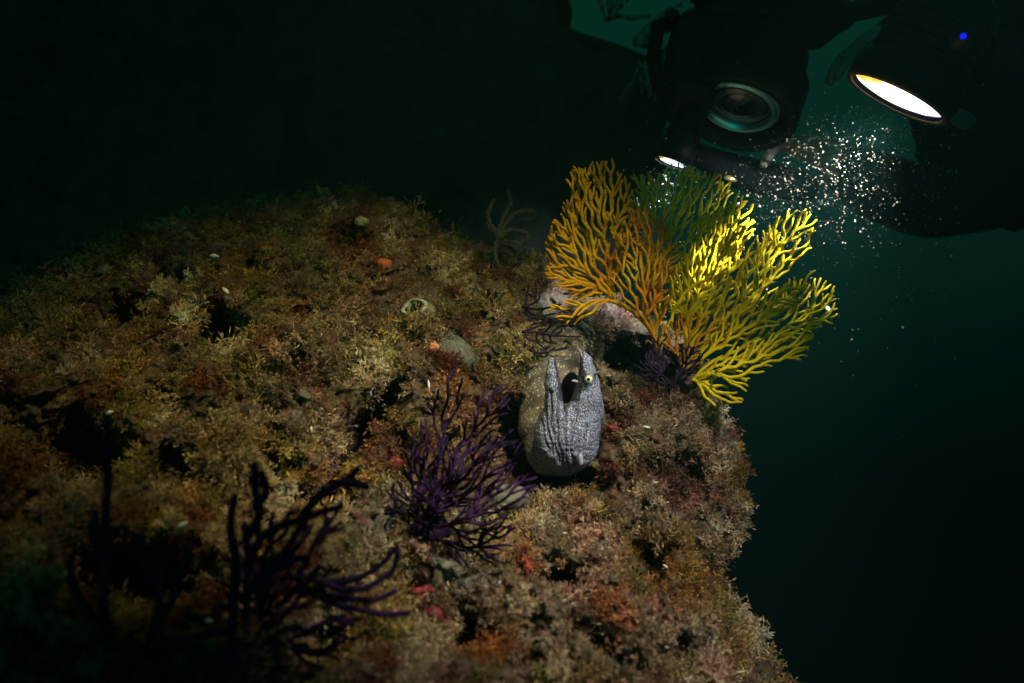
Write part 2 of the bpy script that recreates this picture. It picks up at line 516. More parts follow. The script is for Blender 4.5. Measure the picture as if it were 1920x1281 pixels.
def turf_color(u, v, p):
    n = len(u)
    a = fbm(p * 9.0, 3); b = fbm(p * 23.0 + 31, 3); c = fbm(p * 60.0 + 77, 2)
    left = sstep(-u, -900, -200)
    pa, pb, ia, ib = puffs(u, v, base_depth(u, v))
    col = PAL['tan'][None] * np.ones((n, 1))
    def mixin(cn, w):
        nonlocal col
        w = np.clip(w, 0, 1)[:, None]; col = col * (1 - w) + PAL[cn][None] * w
    mixin('olive', .55 * left + .3 * sstep(-v, -700, -450))  # yellow-green cast of the light on the left, painted into the turf
    mixin('olive', sstep(a, .0, .35) * .9)
    mixin('pink', sstep(-a, .05, .4) * .75)
    mixin('ochre', sstep(b, .18, .4) * .8)
    mixin('redb', sstep(-b, .28, .46) * .8)
    mixin('green', sstep(c, .2, .45) * .6)
    mixin('sand', sstep(-c, .2, .45) * .6)
    mixin('maroon', sstep(fbm(p * 15 + 51, 2), .33, .5) * .9)
    for cn, lo_, hi_, st in (('redb', .0, .10, .8), ('olive', .10, .32, .7), ('ochre', .32, .42, .6), ('pink', .55, .68, .6), ('sand', .80, .95, .8)):
        mixin(cn, st * ((ib >= lo_) & (ib < hi_)))
    col = col * (.62 + .75 * ia)[:, None] * (.75 + .5 * ib)[:, None]
    for (pu, pv, r, cn, s) in PATCH:
        d = np.hypot(u - pu, v - pv) / r + .35 * c + .25 * b
        mixin(cn, s * (1 - sstep(d, .55, 1.1)))
    return col


def tuft_template(rng, stems=7, side=8, wide=.05):
    """feathery clump of unit height along +z; kites of 4 verts"""
    K = []
    for s in range(stems):
        az = rng.uniform(0, 2 * math.pi); tilt = rng.uniform(.05, 1.15)
        d = np.array([math.sin(tilt) * math.cos(az), math.sin(tilt) * math.sin(az), math.cos(tilt)])
        Ls = rng.uniform(.5, 1.0); p = np.array([rng.normal() * .12, rng.normal() * .12, 0.0]); bend = rng.normal(size=3) * .35
        nseg = 3
        pts = [p]
        for k in range(nseg):
            d = d + bend * .3; d /= np.linalg.norm(d)
            pts.append(pts[-1] + d * Ls / nseg)
        for k in range(nseg): K.append((pts[k], pts[k + 1], wide * (1.0 - .2 * k)))
        for k in range(side):
            f = rng.uniform(.2, 1.0) * nseg; i = min(int(f), nseg - 1); q = pts[i] + (pts[i + 1] - pts[i]) * (f - i)
            dd = (pts[i + 1] - pts[i]); dd /= np.linalg.norm(dd)
            sd = rng.normal(size=3); sd /= np.linalg.norm(sd)
            e = dd * .6 + sd * .9; e /= np.linalg.norm(e)
            K.append((q, q + e * rng.uniform(.12, .34), wide * .85))
    V = []
    for a, b, w in K:
        ax = b - a; r = np.cross(ax, rng.normal(size=3)); r /= np.linalg.norm(r) + 1e-9
        m = a + ax * rng.uniform(.35, .6)
        V += [a, m + r * w, b, m - r * w]
    return np.array(V)


def build_turf(name, count, templates, size, label, cat, accept, colorf, seed, lean=.55, vis_bias=1.0):
    rng = np.random.default_rng(seed)
    V = REEF_V; n, NT = V.shape[:2]
    a = V[:-1]; b = np.roll(V, -1, 1)[:-1]; c = V[1:]; d = np.roll(V, -1, 1)[1:]
    nrm = np.cross(d - a, b - c); ar = np.linalg.norm(nrm, axis=-1) + 1e-12
    nrm = nrm / ar[..., None]
    cen = (a + b + c + d) / 4
    flip = (nrm * cen).sum(-1) > 0
    # area weight, thinned where the surface faces far away behind the crest or lies out of the frame
    u = 960 + cen[..., 0] / cen[..., 1] * F; v = 640.5 - cen[..., 2] / cen[..., 1] * F
    back = np.zeros_like(ar); back[n - 26:] = 1
    face = -(nrm * cen).sum(-1) / np.linalg.norm(cen, axis=-1)
    w = ar / cen[..., 1] ** 1.2
    w = w * np.where(back > 0, .25, 1) * np.clip(.35 + np.abs(face), 0, 1)
    w = w * ((u > -60) & (u < 1560) & (v < 1340) & (v > 300))
    wf = (w / w.sum()).ravel()
    idx = rng.choice(len(wf), size=count, p=wf)
    pos = cen.reshape(-1, 3)[idx] + (a - d).reshape(-1, 3)[idx] * rng.uniform(-.5, .5, (count, 1)) + (b - c).reshape(-1, 3)[idx] * rng.uniform(-.5, .5, (count, 1))
    nn = nrm.reshape(-1, 3)[idx]
    tocam = -pos / np.linalg.norm(pos, axis=1)[:, None]
    nn = nn * np.sign((nn * tocam).sum(1) + 1e-9)[:, None]
    uu = u.ravel()[idx]; vv = v.ravel()[idx]
    keep = accept(uu, vv, pos, rng)
    pos, nn, uu, vv = pos[keep], nn[keep], uu[keep], vv[keep]
    m = len(pos)
    up = np.array([.1, -.15, 1.0])
    nn = nn * (1 - lean * .5) + up * lean * .5 + rng.normal(size=(m, 3)) * .28
    nn /= np.linalg.norm(nn, axis=1)[:, None]
    h = rng.normal(size=(m, 3)); h -= nn * (h * nn).sum(1)[:, None]; h /= np.linalg.norm(h, axis=1)[:, None]
    k = np.cross(nn, h)
    sc = size[0] + (size[1] - size[0]) * rng.random(m) ** 1.6
    sc = sc * (.45 + .95 * sstep(fbm(pos * 22 + 3, 3), -.35, .4))
    sc = sc * (.62 + .38 * np.clip(pos[:, 1] / .9, 0, 1))
    colr = colorf(uu, vv, pos) * np.exp(rng.normal(size=(m, 1)) * .28 + .55 * (fbm(pos * 30 + 13, 2))[:, None]) * (1 + rng.normal(size=(m, 3)) * .05)
    tid = rng.integers(0, len(templates), m)
    VV, CC = [], []
    for ti, T in enumerate(templates):
        s = np.where(tid == ti)[0]
        if not len(s): continue
        W_ = pos[s][:, None] - nn[s][:, None] * .002 + sc[s][:, None, None] * (T[None, :, 0:1] * h[s][:, None] + T[None, :, 1:2] * k[s][:, None] + T[None, :, 2:3] * nn[s][:, None])
        jit = np.exp(rng.normal(size=(len(s), len(T) // 4, 1)) * .22).repeat(4, axis=1)
        cc = colr[s][:, None] * jit
        VV.append(W_.reshape(-1, 3)); CC.append(cc.reshape(-1, 3))
    VV = np.concatenate(VV); CC = np.clip(np.concatenate(CC), .004, .7)
    nk = len(VV) // 4
    o = make_mesh(name, VV, None, np.arange(nk * 4).reshape(-1, 4), M_TURF, None, False, np.concatenate([CC, np.ones((len(CC), 1))], 1))
    tag(o, label, cat, kind="stuff")
    return o


def in_moray(u, v):
    return ((u - 1055) / 84) ** 2 + ((v - 778) / 152) ** 2 < 1


def acc_main(u, v, p, rng):
    bare = sstep(fbm(p * 16 + 91, 2), .18, .32)
    pale = np.zeros(len(u))
    for (a, b, r) in ((830, 1075, 55), (985, 920, 30), (850, 655, 34), (785, 580, 24), (700, 1000, 40)):
        pale = np.maximum(pale, 1 - sstep(np.hypot(u - a, v - b) / r, .6, 1.1))
    pit = np.zeros(len(u))
    for (pu, pv, ru, rv, a, d) in PITS:
        if d < .045: continue
        ca, sa = math.cos(math.radians(a)), math.sin(math.radians(a))
        x = ((u - pu) * ca + (v - pv) * sa) / ru; y = (-(u - pu) * sa + (v - pv) * ca) / rv
        pit = np.maximum(pit, (1 - sstep(np.hypot(x, y), .6, .98)) * min(1.22, d / .08))
    keep = rng.random(len(u)) > np.maximum(np.maximum(bare * .75, pale * .97), pit * .8)
    return keep & ~in_moray(u, v)


_tr = np.random.default_rng(5)
T_FINE = [tuft_template(_tr, 7, 9, .046) for _ in range(10)]
T_LONG = [tuft_template(_tr, 5, 4, .035) for _ in range(5)]
T_FAT = [tuft_template(_tr, 6, 5, .10) for _ in range(6)]
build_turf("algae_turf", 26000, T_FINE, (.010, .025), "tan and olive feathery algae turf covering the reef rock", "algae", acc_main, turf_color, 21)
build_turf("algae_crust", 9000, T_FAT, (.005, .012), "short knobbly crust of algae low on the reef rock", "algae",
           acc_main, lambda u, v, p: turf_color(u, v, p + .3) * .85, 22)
build_turf("wispy_weed", 1500, T_LONG, (.024, .042), "long wispy strands rising out of the turf", "algae",
           lambda u, v, p, r: (r.random(len(u)) < sstep(fbm(p * 8 + 11, 2), -.05, .3)) & ~in_moray(u, v) & (np.hypot(u - 1055, v - 760) > 170), lambda u, v, p: turf_color(u, v, p) * 1.15, 23)


# ------------------------------------------------------------------ moray (one continuous surface)
def surface_nets(Fv, org, h):
    s = Fv < 0
    nx, ny, nz = Fv.shape
    cnt = np.zeros((nx - 1, ny - 1, nz - 1), dtype=np.int8)
    for dx in (0, 1):
        for dy in (0, 1):
            for dz in (0, 1):
                cnt += s[dx:nx - 1 + dx, dy:ny - 1 + dy, dz:nz - 1 + dz]
    act = (cnt > 0) & (cnt < 8)
    I = np.argwhere(act)
    idx = -np.ones(act.shape, dtype=np.int64); idx[act] = np.arange(len(I))
    acc = np.zeros((len(I), 3)); num = np.zeros(len(I))
    cs = [(a, b, c) for a in (0, 1) for b in (0, 1) for c in (0, 1)]
    for a in cs:
        for b in cs:
            if a < b and sum(abs(x - y) for x, y in zip(a, b)) == 1:
                fa = Fv[I[:, 0] + a[0], I[:, 1] + a[1], I[:, 2] + a[2]]; fb = Fv[I[:, 0] + b[0], I[:, 1] + b[1], I[:, 2] + b[2]]
                x = (fa < 0) != (fb < 0)
                t = fa / np.where(x, fa - fb, 1)
                pt = np.array(a)[None] + t[:, None] * (np.array(b) - np.array(a))[None]
                acc[x] += pt[x]; num[x] += 1
    V = (I + acc / num[:, None]) * h + np.array(org)
    Q = []
    for ax in range(3):
        o1, o2 = [(1, 2), (2, 0), (0, 1)][ax]
        sl = [slice(None)] * 3; sl[ax] = slice(0, -1); sh = [slice(None)] * 3; sh[ax] = slice(1, None)
        d = s[tuple(sl)] != s[tuple(sh)]
        E = np.argwhere(d)
        ok = (E[:, o1] > 0) & (E[:, o2] > 0) & (E[:, o1] < Fv.shape[o1] - 1) & (E[:, o2] < Fv.shape[o2] - 1)
        E = E[ok]
        def cell(a, b):
            c = E.copy(); c[:, o1] -= a; c[:, o2] -= b
            return idx[c[:, 0], c[:, 1], c[:, 2]]
        q = np.stack([cell(1, 1), cell(0, 1), cell(0, 0), cell(1, 0)], -1)
        inside = s[E[:, 0], E[:, 1], E[:, 2]]
        q[~inside] = q[~inside][:, ::-1]
        Q.append(q)
    return V, np.concatenate(Q)


def smooth_verts(V, Q, it, lam=.5):
    e = np.concatenate([Q[:, [0, 1]], Q[:, [1, 2]], Q[:, [2, 3]], Q[:, [3, 0]]])
    e = np.concatenate([e, e[:, ::-1]])
    deg = np.bincount(e[:, 0], minlength=len(V))[:, None]
    for _ in range(it):
        s = np.stack([np.bincount(e[:, 0], weights=V[e[:, 1], k], minlength=len(V)) for k in range(3)], -1)
        V = V + lam * (s / np.maximum(deg, 1) - V)
    return V


def vnormals(V, Q):
    n = np.cross(V[Q[:, 2]] - V[Q[:, 0]], V[Q[:, 3]] - V[Q[:, 1]])
    N = np.zeros_like(V)
    for k in range(4): np.add.at(N, Q[:, k], n)
    return N / (np.linalg.norm(N, axis=1)[:, None] + 1e-12)


def px2(p):  # (u, v, Y, r px) -> point, radius
    return np.array(P(p[0], p[1], p[2])), p[3] * p[2] / F


def sd_chain(G, ch, k=.006):
    d = None
    for a, b in zip(ch[:-1], ch[1:]):
        pa, ra = px2(a); pb, rb = px2(b)
        ab = pb - pa; t = np.clip(((G - pa) @ ab) / (ab @ ab), 0, 1)
        e = np.linalg.norm(G - pa - t[..., None] * ab, axis=-1) - (ra + (rb - ra) * t)
        d = e if d is None else smin(d, e, k)
    return d


def smin(a, b, k):
    h = np.clip(.5 + .5 * (b - a) / k, 0, 1)
    return b * (1 - h) + a * h - k * h * (1 - h)


def sd_ell(G, c, r):
    q = (G - c) / r; k0 = np.linalg.norm(q, axis=-1); k1 = np.linalg.norm(q / r, axis=-1)
    return k0 * (k0 - 1) / (k1 + 1e-9)


def moray_skin():
    m, N, L, b = new_mat("moray_skin")
    at = N.new("ShaderNodeAttribute"); at.attribute_name = "tint"      # R: head skin .. body skin, G: painted fold and gape shade
    sep = N.new("ShaderNodeSeparateColor"); L.new(at.outputs["Color"], sep.inputs[0])
    tc = N.new("ShaderNodeTexCoord")
    nz = N.new("ShaderNodeTexNoise"); nz.inputs["Scale"].default_value = 90; L.new(tc.outputs["Object"], nz.inputs["Vector"])
    add = N.new("ShaderNodeVectorMath"); add.operation = 'MULTIPLY_ADD'; add.inputs[1].default_value = (.004, .004, .004)
    L.new(nz.outputs["Color"], add.inputs[0]); L.new(tc.outputs["Object"], add.inputs[2])
    vo = N.new("ShaderNodeTexVoronoi"); vo.feature = 'DISTANCE_TO_EDGE'; vo.inputs["Scale"].default_value = 310
    mp = N.new("ShaderNodeMapping"); mp.inputs["Scale"].default_value = (1.15, 1.0, .8)
    L.new(add.outputs[0], mp.inputs[0]); L.new(mp.outputs[0], vo.inputs["Vector"])
    cell = N.new("ShaderNodeMapRange"); cell.inputs[1].default_value = .02; cell.inputs[2].default_value = .20
    L.new(vo.outputs["Distance"], cell.inputs[0])
    vc = N.new("ShaderNodeTexVoronoi"); vc.inputs["Scale"].default_value = 310; L.new(mp.outputs[0], vc.inputs["Vector"])
    # head colour
    hc = N.new("ShaderNodeValToRGB"); e = hc.color_ramp.elements
    e[0].position = 0; e[0].color = (.05, .045, .09, 1); e[1].position = 1; e[1].color = (.33, .39, .47, 1)
    k = e.new(.4); k.color = (.17, .15, .23, 1)
    L.new(cell.outputs[0], hc.inputs[0])
    # body colour: olive brown with pale flecks
    bn = N.new("ShaderNodeTexNoise"); bn.inputs["Scale"].default_value = 40; bn.inputs["Detail"].default_value = 6; L.new(tc.outputs["Object"], bn.inputs["Vector"])
    bc = N.new("ShaderNodeValToRGB"); e = bc.color_ramp.elements
    e[0].position = .35; e[0].color = (.07, .065, .04, 1); e[1].position = .68; e[1].color = (.24, .21, .15, 1)
    L.new(bn.outputs[0], bc.inputs[0])
    fv = N.new("ShaderNodeTexVoronoi"); fv.inputs["Scale"].default_value = 210; L.new(add.outputs[0], fv.inputs["Vector"])
    fr = N.new("ShaderNodeMapRange"); fr.inputs[1].default_value = .36; fr.inputs[2].default_value = .18
    L.new(fv.outputs["Distance"], fr.inputs[0])
    gate = N.new("ShaderNodeMath"); gate.operation = 'MULTIPLY'
    fg = N.new("ShaderNodeMapRange"); fg.inputs[1].default_value = .34; fg.inputs[2].default_value = .46; L.new(bn.outputs[0], fg.inputs[0])
    L.new(fr.outputs[0], gate.inputs[0]); L.new(fg.outputs[0], gate.inputs[1])
    fm = N.new("ShaderNodeMix"); fm.data_type = 'RGBA'; fm.inputs[7].default_value = (.60, .54, .40, 1)
    L.new(gate.outputs[0], fm.inputs[0]); L.new(bc.outputs[0], fm.inputs[6])
    mx = N.new("ShaderNodeMix"); mx.data_type = 'RGBA'
    L.new(sep.outputs[0], mx.inputs[0]); L.new(fm.outputs[2], mx.inputs[6]); L.new(hc.outputs[0], mx.inputs[7])
    # shade of the throat folds and gape, painted into the skin
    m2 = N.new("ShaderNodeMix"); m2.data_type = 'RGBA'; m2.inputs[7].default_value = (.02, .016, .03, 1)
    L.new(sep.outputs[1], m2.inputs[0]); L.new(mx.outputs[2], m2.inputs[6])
    L.new(m2.outputs[2], b.inputs["Base Color"])
    b.inputs["Roughness"].default_value = .45
    b.inputs["Specular IOR Level"].default_value = .35
    bp = N.new("ShaderNodeBump"); bp.inputs["Strength"].default_value = .55; bp.inputs["Distance"].default_value = .0012
    L.new(cell.outputs[0], bp.inputs["Height"]); L.new(bp.outputs[0], b.inputs["Normal"])
    return m


def build_moray():
    h = .00155
    lo = np.array([.005, .80, -.185]); hi = np.array([.150, 1.14, .045])
    n = ((hi - lo) / h).astype(int)
    gx, gy, gz = [lo[k] + h * np.arange(n[k]) for k in range(3)]
    G = np.stack(np.meshgrid(gx, gy, gz, indexing='ij'), -1).astype(np.float32)
    upper = [(1080, 816, .905, 36), (1092, 775, .895, 35), (1099, 745, .888, 29), (1101, 718, .884, 22), (1101, 697, .880, 16.5), (1098, 677, .876, 11.5), (1092, 663, .874, 6.5)]
    lower = [(1050, 815, .900, 38), (1046, 780, .890, 26), (1040, 750, .885, 19), (1037, 722, .880, 15), (1035, 700, .877, 11.5), (1035, 678, .875, 8.5)]
    skull = [(1068, 828, .915, 56), (1072, 804, .91, 44)]
    body = [(1060, 838, .930, 50), (1045, 838, .965, 58), (1030, 800, 1.00, 56), (1028, 740, 1.03, 54), (1035, 690, 1.05, 53), (1055, 650, 1.07, 50), (1085, 635, 1.10, 44), (1130, 660, 1.14, 40)]
    d = sd_chain(G, upper, .004)
    d = smin(d, sd_chain(G, lower, .004), .006)
    d = smin(d, sd_chain(G, skull, .01), .012)
    c, r = px2((1060, 816, .905, 1))
    d = smin(d, sd_ell(G, c, np.array([.0425, .040, .045])), .008)
    # brow bump over the eye, low dorsal ridge
    c, r = px2((1104, 706, .868, 9)); d = smin(d, np.linalg.norm(G - c, axis=-1) - r, .006)
    d = smin(d, sd_chain(G, [(1122, 742, .895, 4), (1125, 772, .90, 5), (1120, 800, .905, 6)], .004), .006)
    gu = G[..., 0] / G[..., 1] * F + 960; gv = 640.5 - G[..., 2] / G[..., 1] * F
    cu = np.interp(gv, [640, 675, 700, 727, 754, 774], [1071, 1069, 1067, 1064, 1062, 1059]); hw = np.interp(gv, [640, 675, 700, 727, 754, 774], [26, 19, 16, 11, 6, 1.5])
    carve = (np.abs(gu - cu) - hw) * (.9 / F)
    carve = np.maximum(carve, (gv - 776) * (.9 / F)); carve = np.maximum(carve, G[..., 1] - (.935 - .0006 * np.clip(gv - 730, 0, 60)))
    d = -smin(-d, carve, .003)
    bd = sd_chain(G, body, .01)
    d = smin(d, bd, .008)
    # fold swells at the throat
    V, Q = surface_nets(d, lo, h)
    V = smooth_verts(V, Q, 4)
    N = vnormals(V, Q)
    Fv = np.stack([V[:, 0] / V[:, 1] * F + 960, 640.5 - V[:, 2] / V[:, 1] * F], -1)
    front = sstep(-(N[:, 1]), -.1, .35) * sstep(-V[:, 1], -.99, -.95)
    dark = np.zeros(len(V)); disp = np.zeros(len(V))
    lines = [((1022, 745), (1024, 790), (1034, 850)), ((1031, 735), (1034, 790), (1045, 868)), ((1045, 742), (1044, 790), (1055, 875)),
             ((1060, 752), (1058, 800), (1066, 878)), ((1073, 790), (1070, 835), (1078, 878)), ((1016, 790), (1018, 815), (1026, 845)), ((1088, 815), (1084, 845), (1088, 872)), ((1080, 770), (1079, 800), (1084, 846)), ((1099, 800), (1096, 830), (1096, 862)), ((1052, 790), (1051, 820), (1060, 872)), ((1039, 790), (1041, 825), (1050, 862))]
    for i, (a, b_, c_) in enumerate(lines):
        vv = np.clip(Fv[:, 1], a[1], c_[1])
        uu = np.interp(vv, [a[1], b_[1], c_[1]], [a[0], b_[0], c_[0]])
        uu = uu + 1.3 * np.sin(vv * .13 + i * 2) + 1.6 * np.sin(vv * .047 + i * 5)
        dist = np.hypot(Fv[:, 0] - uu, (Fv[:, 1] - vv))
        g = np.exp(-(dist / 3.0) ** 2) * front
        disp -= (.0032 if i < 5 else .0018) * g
        dark = np.maximum(dark, (.9 if i < 5 else .55) * np.exp(-(dist / 1.7) ** 2) * front)  # groove shade painted along each fold
    # fine wrinkles across the throat
    wr = perlin(np.stack([V[:, 0] * 90, V[:, 1] * 90, V[:, 2] * 260], -1)) * sstep(Fv[:, 1], 750, 790) * front
    disp += .0012 * wr
    disp += .0011 * perlin(V * 60)
    ring = np.abs(perlin(np.stack([V[:, 0] * 25, V[:, 1] * 25, V[:, 2] * 85 + V[:, 0] * 40], -1)))
    disp -= .0026 * np.exp(-(ring / .10) ** 2) * sstep(V[:, 1], .965, 1.0) * sstep(-Fv[:, 1], -700, -640)
    # rings of skin folds on the bend of the body behind
    V = V + N * disp[:, None]
    head = sstep(-V[:, 1], -.965, -.925)
    # dark mouth interior, with the gape's shadow painted in
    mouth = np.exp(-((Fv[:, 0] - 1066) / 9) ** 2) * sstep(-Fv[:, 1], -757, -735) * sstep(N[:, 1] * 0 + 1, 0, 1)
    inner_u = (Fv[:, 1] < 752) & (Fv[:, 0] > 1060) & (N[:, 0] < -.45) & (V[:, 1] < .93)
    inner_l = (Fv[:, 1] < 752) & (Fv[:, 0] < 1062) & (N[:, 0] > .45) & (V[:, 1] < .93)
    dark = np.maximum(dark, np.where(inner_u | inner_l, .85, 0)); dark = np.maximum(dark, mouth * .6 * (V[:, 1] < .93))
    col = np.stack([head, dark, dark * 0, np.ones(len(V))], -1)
    root = empty("moray_eel", P(1060, 885, .93))
    tag(root, "grey moray eel with open jaws and pale yellow eye, leaning out of its hole", "moray eel")
    make_mesh("eel_body", V, None, Q, moray_skin(), root, True, col)
    # black blob put in for the shadow between the jaws
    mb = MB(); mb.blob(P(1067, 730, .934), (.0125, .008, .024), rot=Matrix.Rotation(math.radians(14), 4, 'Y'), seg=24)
    mb.build("gape_shadow", simple("gape_shadow_black", (.004, .003, .005), 1.0, spec=0.0), root)
    # eye
    ec = P(1103.5, 711.5, .8605)
    ax = (Vector((0, 0, 0)) - ec).normalized()
    me_ = MB(); me_.lathe(ec - ax * .004, ax, [(0, .0047), (.0025, .0051), (.0042, .0045), (.0056, .0031), (.0062, .0012)], 28)
    eye = me_.build("eye", simple("eye_iris", (.80, .78, .16), .15, noise=.12, scale=500), root)
    mr = MB(); mr.lathe(ec + ax * .0002, ax, [(.0036, .0044), (.0050, .0037), (.0060, .0026)], 28)
    mr.build("iris", simple("iris_pale", (.80, .80, .52), .15, noise=.1, scale=500), eye)
    mp = MB(); mp.lathe(ec + ax * .001, ax, [(.0040, .0022), (.0056, .0022), (.0064, .0012)], 24)
    mp.build("pupil", simple("eye_pupil", (.004, .004, .006), .08), eye)
    # nostril tubes, gill slit
    mn = simple("nostril_pale", (.34, .33, .36), .5)
    for pts in (((1116, 702, .873), (1121, 699, .865), (1126, 697, .860)), ((1090, 668, .868), (1088, 660, .864), (1086, 655, .862)), ((1081, 716, .876), (1077, 714, .870), (1073, 714, .868))):
        t = MB(); t.tube([P(*p) for p in pts], [.0022, .0016, .0009], 8)
        t.build("nostril_tube", mn, root)
    g = MB(); g.blob(P(1089, 861, .872), (.0032, .0022, .0078), rot=Matrix.Rotation(math.radians(-8), 4, 'Y'), seg=16)
    g.build("gill_flap", simple("gill_pale", (.36, .37, .40), .5), root)
    g = MB(); g.blob(P(1083, 864, .872), (.0026, .0030, .0070), rot=Matrix.Rotation(math.radians(-8), 4, 'Y'), seg=16)
    g.build("gill_opening", simple("gill_dark", (.012, .010, .02), .6), root)
    # dorsal fin edge
    f = MB(); f.tube([P(1126, 735, .90), P(1130, 762, .905), P(1131, 785, .915), P(1126, 806, .93)], [.0010, .0016, .0020, .0012], 8)
    f.build("dorsal_fin", simple("fin_grey", (.22, .24, .26), .5), root)


build_moray()


# ------------------------------------------------------------------ gorgonians
def in_poly(pts, poly):
    x, y = pts[:, 0], pts[:, 1]; c = np.zeros(len(pts), bool); n = len(poly)
    for i in range(n):
        x1, y1 = poly[i]; x2, y2 = poly[(i + 1) % n]
        c ^= ((y1 > y) != (y2 > y)) & (x < (x2 - x1) * (y - y1) / (y2 - y1 + 1e-9) + x1)
    return c


def grow_fan(poly, trunk, gap=9.0, step=4.0, ang=30, every=(8, 20), seed=0, radial=.2, wig=.07, maxn=3200):
    """tips grow nearly straight, fork at acute angles and keep their distance from each other"""
    rng = np.random.default_rng(seed)
    poly = np.array(poly, float); cen = poly.mean(0)
    X = np.zeros((maxn + 400, 2)); par = []
    X[0] = trunk[0]; par.append(-1); n = 1
    for a, b in zip(trunk[:-1], trunk[1:]):
        a, b = np.array(a, float), np.array(b, float); k = max(1, int(np.linalg.norm(b - a) / step))
        for i in range(1, k + 1):
            X[n] = a + (b - a) * i / k; par.append(n - 1); n += 1
    end = X[n - 1].copy(); org = end + (end - cen) * .30
    def rot(d, a):
        c, s_ = math.cos(a), math.sin(a); return np.array([d[0] * c - d[1] * s_, d[0] * s_ + d[1] * c])
    def anc(i, k=9):
        o = []
        while i >= 0 and len(o) < k: o.append(i); i = par[i]
        return o
    d0 = (cen - end) / (np.linalg.norm(cen - end) + 1e-9)
    a = [math.atan2(d0[0] * (p - org)[1] - d0[1] * (p - org)[0], d0 @ (p - org)) for p in poly]
    lo, hi = np.percentile(a, 12), np.percentile(a, 88); m = max(2, int((hi - lo) / .55) + 1)
    tips = [dict(i=n - 1, d=rot(d0, t + rng.normal() * .06), age=0, dist=rng.uniform(0, 8), nxt=rng.uniform(*every), side=1 if q % 2 else -1, inn=False, out=0, root=n - 1) for q, t in enumerate(np.linspace(lo, hi, m))]
    rounds = 0
    while n < maxn:
        if not tips:                       # buds in the gaps that are left
            rounds += 1
            if rounds > 14: break
            for i in rng.permutation(np.arange(len(trunk) * 2, n)):
                v_ = X[i] - X[par[i]]; L_ = np.linalg.norm(v_)
                if L_ < 1e-6: continue
                for sd in (1, -1):
                    dn = rot(v_ / L_, sd * math.radians(ang) * 1.15); z = X[i] + dn * gap * 1.9
                    if not in_poly(z[None], poly)[0]: continue
                    G_ = np.hypot(X[:n, 0] - z[0], X[:n, 1] - z[1])
                    if G_.min() > gap * .85 and all(np.hypot(*(X[q_['i']] - X[i])) > gap * 1.6 for q_ in tips):
                        tips.append(dict(i=int(i), d=dn, age=0, dist=0, nxt=rng.uniform(*every), side=-sd, inn=True, out=0))
            if not tips: break
        nt = []
        for t in tips:
            p = X[t['i']]; rad = p - org; rad = rad / (np.linalg.norm(rad) + 1e-9)
            D = X[:n] - p; L = np.hypot(D[:, 0], D[:, 1]); L[anc(t['i'])] = 1e9
            rep = np.zeros(2)
            if t['age'] > 3:
                w = L < gap * 1.5
                if w.any(): rep = -(D[w] / (L[w] ** 2 + 4)[:, None]).sum(0) * 1.1; rep /= max(1, np.linalg.norm(rep) / 1.2)
                rep = rep - t['d'] * (rep @ t['d'])
            d = t['d'] + rad * radial + rep * .35 + rng.normal(size=2) * wig; d /= np.linalg.norm(d)
            q = p + d * step
            E = np.hypot(X[:n, 0] - q[0], X[:n, 1] - q[1]); E[anc(t['i'])] = 1e9
            if t['age'] > 4 and E.min() < gap * .45: continue
            wb = 15 * perlin(np.array([[q[0] * .045, q[1] * .045, seed + .37], [q[0] * .045, q[1] * .045, seed + 5.37]]))
            inn = in_poly((q + wb)[None], poly)[0]
            if inn: t['inn'] = True
            else:
                t['out'] += 1
                if t['inn'] or t['out'] > 34: continue
            X[n] = q; par.append(t['i']); t.update(i=n, d=d); n += 1
            t['age'] += 1; t['dist'] += step
            if t['dist'] >= t['nxt']:
                for sd in (t['side'], -t['side']):
                    dn = rot(d, sd * math.radians(ang) * rng.uniform(.75, 1.35)); z = q + dn * gap * 1.7 + d * gap * .3
                    G_ = np.hypot(X[:n, 0] - z[0], X[:n, 1] - z[1]); G_[anc(t['i'], 14)] = 1e9
                    if G_.min() > gap * .66:
                        nt.append(dict(i=t['i'], d=dn, age=0, dist=0, nxt=rng.uniform(*every), side=-sd, inn=t['inn'], out=t['out'])); t['side'] = -sd
                        t['dist'] = 0; t['nxt'] = rng.uniform(*every); break
                else: t['dist'] = t['nxt'] - step
            nt.append(t)
        tips = nt
    return X[:n].copy(), np.array(par)


def tree_chains(nodes, par, min_len=2):
    n = len(nodes); ch = [[] for _ in range(n)]
    for i in range(n):
        if par[i] >= 0: ch[par[i]].append(i)
    size = np.ones(n, int)
    for i in range(n - 1, -1, -1):
        if par[i] >= 0: size[par[i]] += size[i]
    depth = np.ones(n, int)
    for i in range(n - 1, -1, -1):
        if par[i] >= 0: depth[par[i]] = max(depth[par[i]], depth[i] + 1)
    out = []; st = [(0, -1)]
    while st:
        s, p = st.pop()
        c = [p, s] if p >= 0 else [s]
        k = s
        while ch[k]:
            o = sorted(ch[k], key=lambda q: -depth[q])
            for q in o[1:]: st.append((q, k))
            k = o[0]; c.append(k)
        if len(c) >= min_len + 1: out.append(c)
    return out, size


